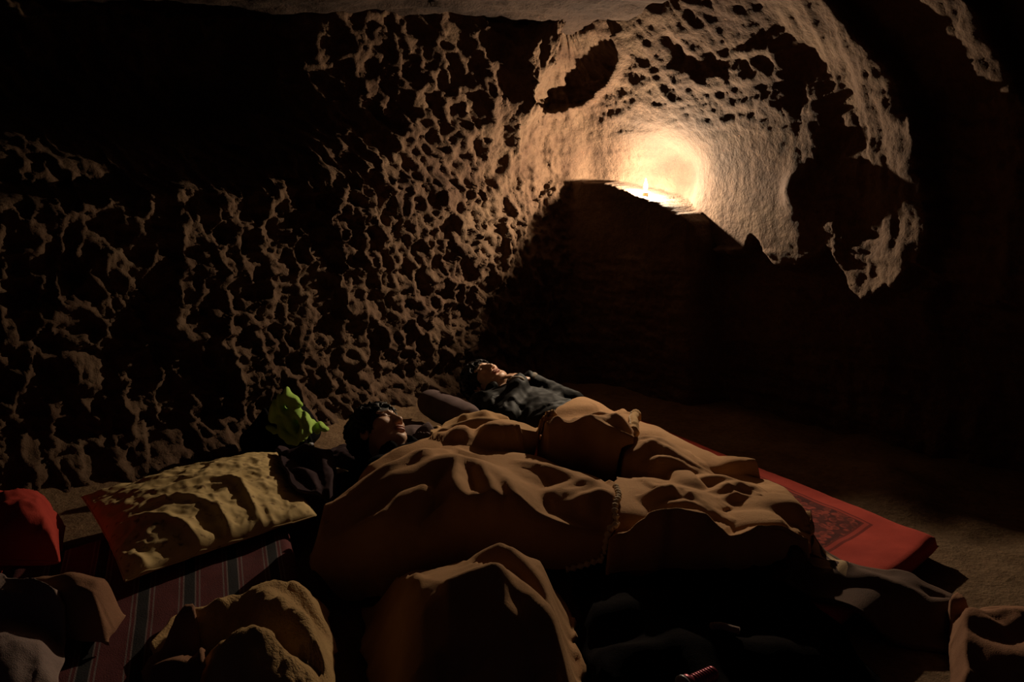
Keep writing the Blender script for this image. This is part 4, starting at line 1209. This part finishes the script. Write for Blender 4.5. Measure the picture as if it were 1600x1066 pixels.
# matted plush blanket in front of the rug
H = Drape(STACK, 110)
H.crest([(262, 985, .20), (290, 958, .255), (330, 950, .275), (370, 930, .275), (405, 917, .285), (432, 914, .28)], 1.7, 1.0, .018)
H.crest([(408, 920, .285), (430, 945, .30), (462, 968, .30), (492, 985, .285), (506, 1008, .265), (500, 1050, .20)], 1.7, 1.4, .036)
H.crest([(398, 918, .275), (440, 912, .275), (475, 922, .25), (500, 945, .21)], 1.5, .9, .014)
H.crest([(334, 1045, .21), (347, 1010, .30), (372, 985, .335), (400, 977, .345), (428, 988, .33), (444, 1012, .29), (448, 1050, .20)], 1.2, 1.5, .034)
H.crest([(350, 1000, .31), (362, 1020, .30), (376, 1045, .27)], 1.1, 1.1, .014)
H.crest([(420, 1000, .29), (412, 1016, .28), (398, 1022, .27)], 1.1, 1.1, .012)
o, _ = cloth('blanket', H, None, [(232, 992, .16), (290, 940, .16), (370, 912, .2), (430, 896, .2), (480, 905, .18), (515, 940, .14)],
    [(300, 1190, .13), (380, 1190, .13), (460, 1190, .12), (530, 1190, .1)],
    [(232, 992, .16), (270, 1080, .14), (300, 1190, .13)], [(515, 940, .14), (525, 1040, .12), (530, 1190, .1)], M['plush'], .0085, .016, (.06, .06, .14, .10), .010, 24, 450)
base_origin(o); tag(o, 'tan plush blanket with matted pile tumbled on the striped rug mattress', 'blanket')

# small tan cloth
H = Drape(STACK, 110)
H.crest([(230, 1046, .25), (262, 1036, .275), (290, 1040, .27), (312, 1036, .26)], 1.2, .5, .014)
H.crest([(250, 1050, .255), (280, 1054, .255), (308, 1048, .25)], 1.2, .6, .01)
o, _ = cloth('cloth', H, None, [(222, 1044, .14), (262, 1028, .14), (314, 1030, .14)], [(230, 1150, .13), (270, 1150, .13), (318, 1150, .13)],
    [(222, 1044, .14), (224, 1100, .13), (230, 1150, .13)], [(314, 1030, .14), (318, 1090, .13), (318, 1150, .13)], M['brown_cloth'], .009, .010, (.02, .03, .03, .03), .003, 18, 470)
base_origin(o); tag(o, 'small tan cloth folded beside the matted plush blanket', 'cloth')

# brown cloth and mauve-grey cloth at the edge of the rug
H = Drape(STACK, 110)
H.crest([(-30, 908, .21), (40, 906, .235), (100, 903, .26), (150, 908, .265), (174, 926, .245), (182, 955, .20), (165, 985, .15)], 1.0, .8, .024)
H.crest([(50, 906, .24), (105, 932, .25), (140, 962, .23), (150, 995, .17)], 1.1, 1.1, .014)
H.crest([(105, 905, .262), (148, 935, .255), (168, 972, .20)], 1.1, 1.1, .014)
H.crest([(-10, 910, .22), (50, 945, .235), (95, 985, .20)], 1.1, 1.1, .014)
H.crest([(80, 950, .235), (112, 975, .215), (125, 1000, .17)], 1.1, 1.1, .010)
o, _ = cloth('blanket', H, None, [(-70, 892, .23), (30, 896, .24), (110, 892, .25), (168, 898, .25), (196, 930, .2)], [(-60, 1020, .1), (40, 1020, .1), (110, 1022, .1), (172, 1015, .12)],
    [(-70, 892, .23), (-70, 950, .1), (-60, 1020, .1)], [(196, 930, .2), (196, 975, .13), (172, 1015, .12)], M['brown_cloth'], .0095, .012, (.04, .08, .05, .06), .004, 16, 490)
base_origin(o); tag(o, 'brown blanket bunched in soft folds below the red cushion', 'blanket')
H = Drape(STACK, 100)
H.crest([(-40, 955, 0.165), (-5, 975, 0.195), (15, 1000, 0.205), (50, 1010, 0.205), (92, 1022, 0.175)], .6, .7, .03)
H.crest([(92, 1022, 0.175), (70, 1060, 0.145), (50, 1100, 0.105)], .9, .5, .02)
H.crest([(-20, 1000, 0.205), (20, 1040, 0.195), (30, 1090, 0.145)], .7, .7, .02)
o, _ = cloth('cloth', H, None, [(-90, 960, .1), (-20, 950, .1), (40, 985, .1), (105, 1018, .1)], [(-60, 1180, .08), (0, 1180, .08), (40, 1180, .08), (70, 1180, .08)],
    [(-90, 960, .1), (-80, 1070, .1), (-60, 1180, .08)], [(105, 1018, .1), (100, 1100, .1), (70, 1180, .08)], M['grey_cloth'], .0095, .012, (.08, .06, .05, .10), .004, 16, 510)
base_origin(o); tag(o, 'mauve-grey cloth lying in front of the bunched brown blanket', 'cloth')

# brown bundle on the floor at the right
H = Drape(STACK, 100)
H.crest([(1496, 1040, 0.100), (1496, 990, 0.110), (1502, 955, 0.130), (1530, 948, 0.140), (1565, 945, 0.140), (1600, 950, 0.130), (1640, 960, 0.120)], 1.0, 1.6, .02)
H.crest([(1520, 962, 0.130), (1560, 968, 0.130), (1590, 960, 0.130)], 1.0, .6, .012)
H.crest([(1530, 1000, 0.110), (1570, 1012, 0.115), (1620, 1000, 0.110)], .9, .5, .03)
o, _ = cloth('blanket', H, None, [(1486, 950, .05), (1530, 934, .06), (1580, 930, .06), (1680, 950, .06)], [(1480, 1120, .05), (1560, 1130, .05), (1620, 1130, .05), (1690, 1130, .05)],
    [(1486, 950, .05), (1484, 1030, .05), (1480, 1120, .05)], [(1680, 950, .06), (1690, 1030, .05), (1690, 1130, .05)], M['brown_cloth'], .009, .012, (.06, .06, .05, .05), .004, 18, 530)
base_origin(o); tag(o, 'folded brown blanket on the floor past the end of the red mat', 'blanket')

# small torch and strap on the dark blanket
m, nt, b = new_mat('dark_red_metal')
nt.links.new(ramp(nt, noise(nt, 60, 3), [(0.3, (.26, .03, .06)), (0.7, (.40, .06, .10))]), b.inputs['Base Color']); b.inputs['Roughness'].default_value = .35; b.inputs['Metallic'].default_value = .5
tp = pt(1094, 1052, .19); tz = float(STACK(np.array(tp[0]), np.array(tp[1])))
tr = thing('torch', (tp[0], tp[1], tz + .026), 'small dark red ridged torch lying on the black-brown blanket', 'torch')
prof = [(.014, -.045), (.016, -.043)]
for i in range(8): z0 = -.038 + i * .0075; prof += [(.0175, z0), (.0175, z0 + .004), (.0155, z0 + .005), (.0155, z0 + .0065)]
prof += [(.017, .026), (.022, .032), (.023, .046)]
bd = mesh_obj('torch_body', *lathe(prof, 20), m, tr); bd.rotation_euler = (math.radians(90), 0, math.radians(-60))
rg = mesh_obj('torch_rim', *lathe([(.021, .044), (.0245, .045), (.0245, .052), (.019, .052)], 20), M['plastic'], tr); rg.rotation_euler = bd.rotation_euler
ps = [pt(1112, 967, .2), pt(1128, 964, .2), pt(1145, 969, .2), pt(1156, 972, .2)]
ps = [np.array([p[0], p[1], float(STACK(np.array(p[0]), np.array(p[1]))) + .012]) for p in ps]
o = mesh_obj('strap', *tube(chaikin(ps, 2), .009, 8), M['grey_cloth']); base_origin(o)
tag(o, 'short pinkish grey strap lying on the black-brown blanket', 'strap')
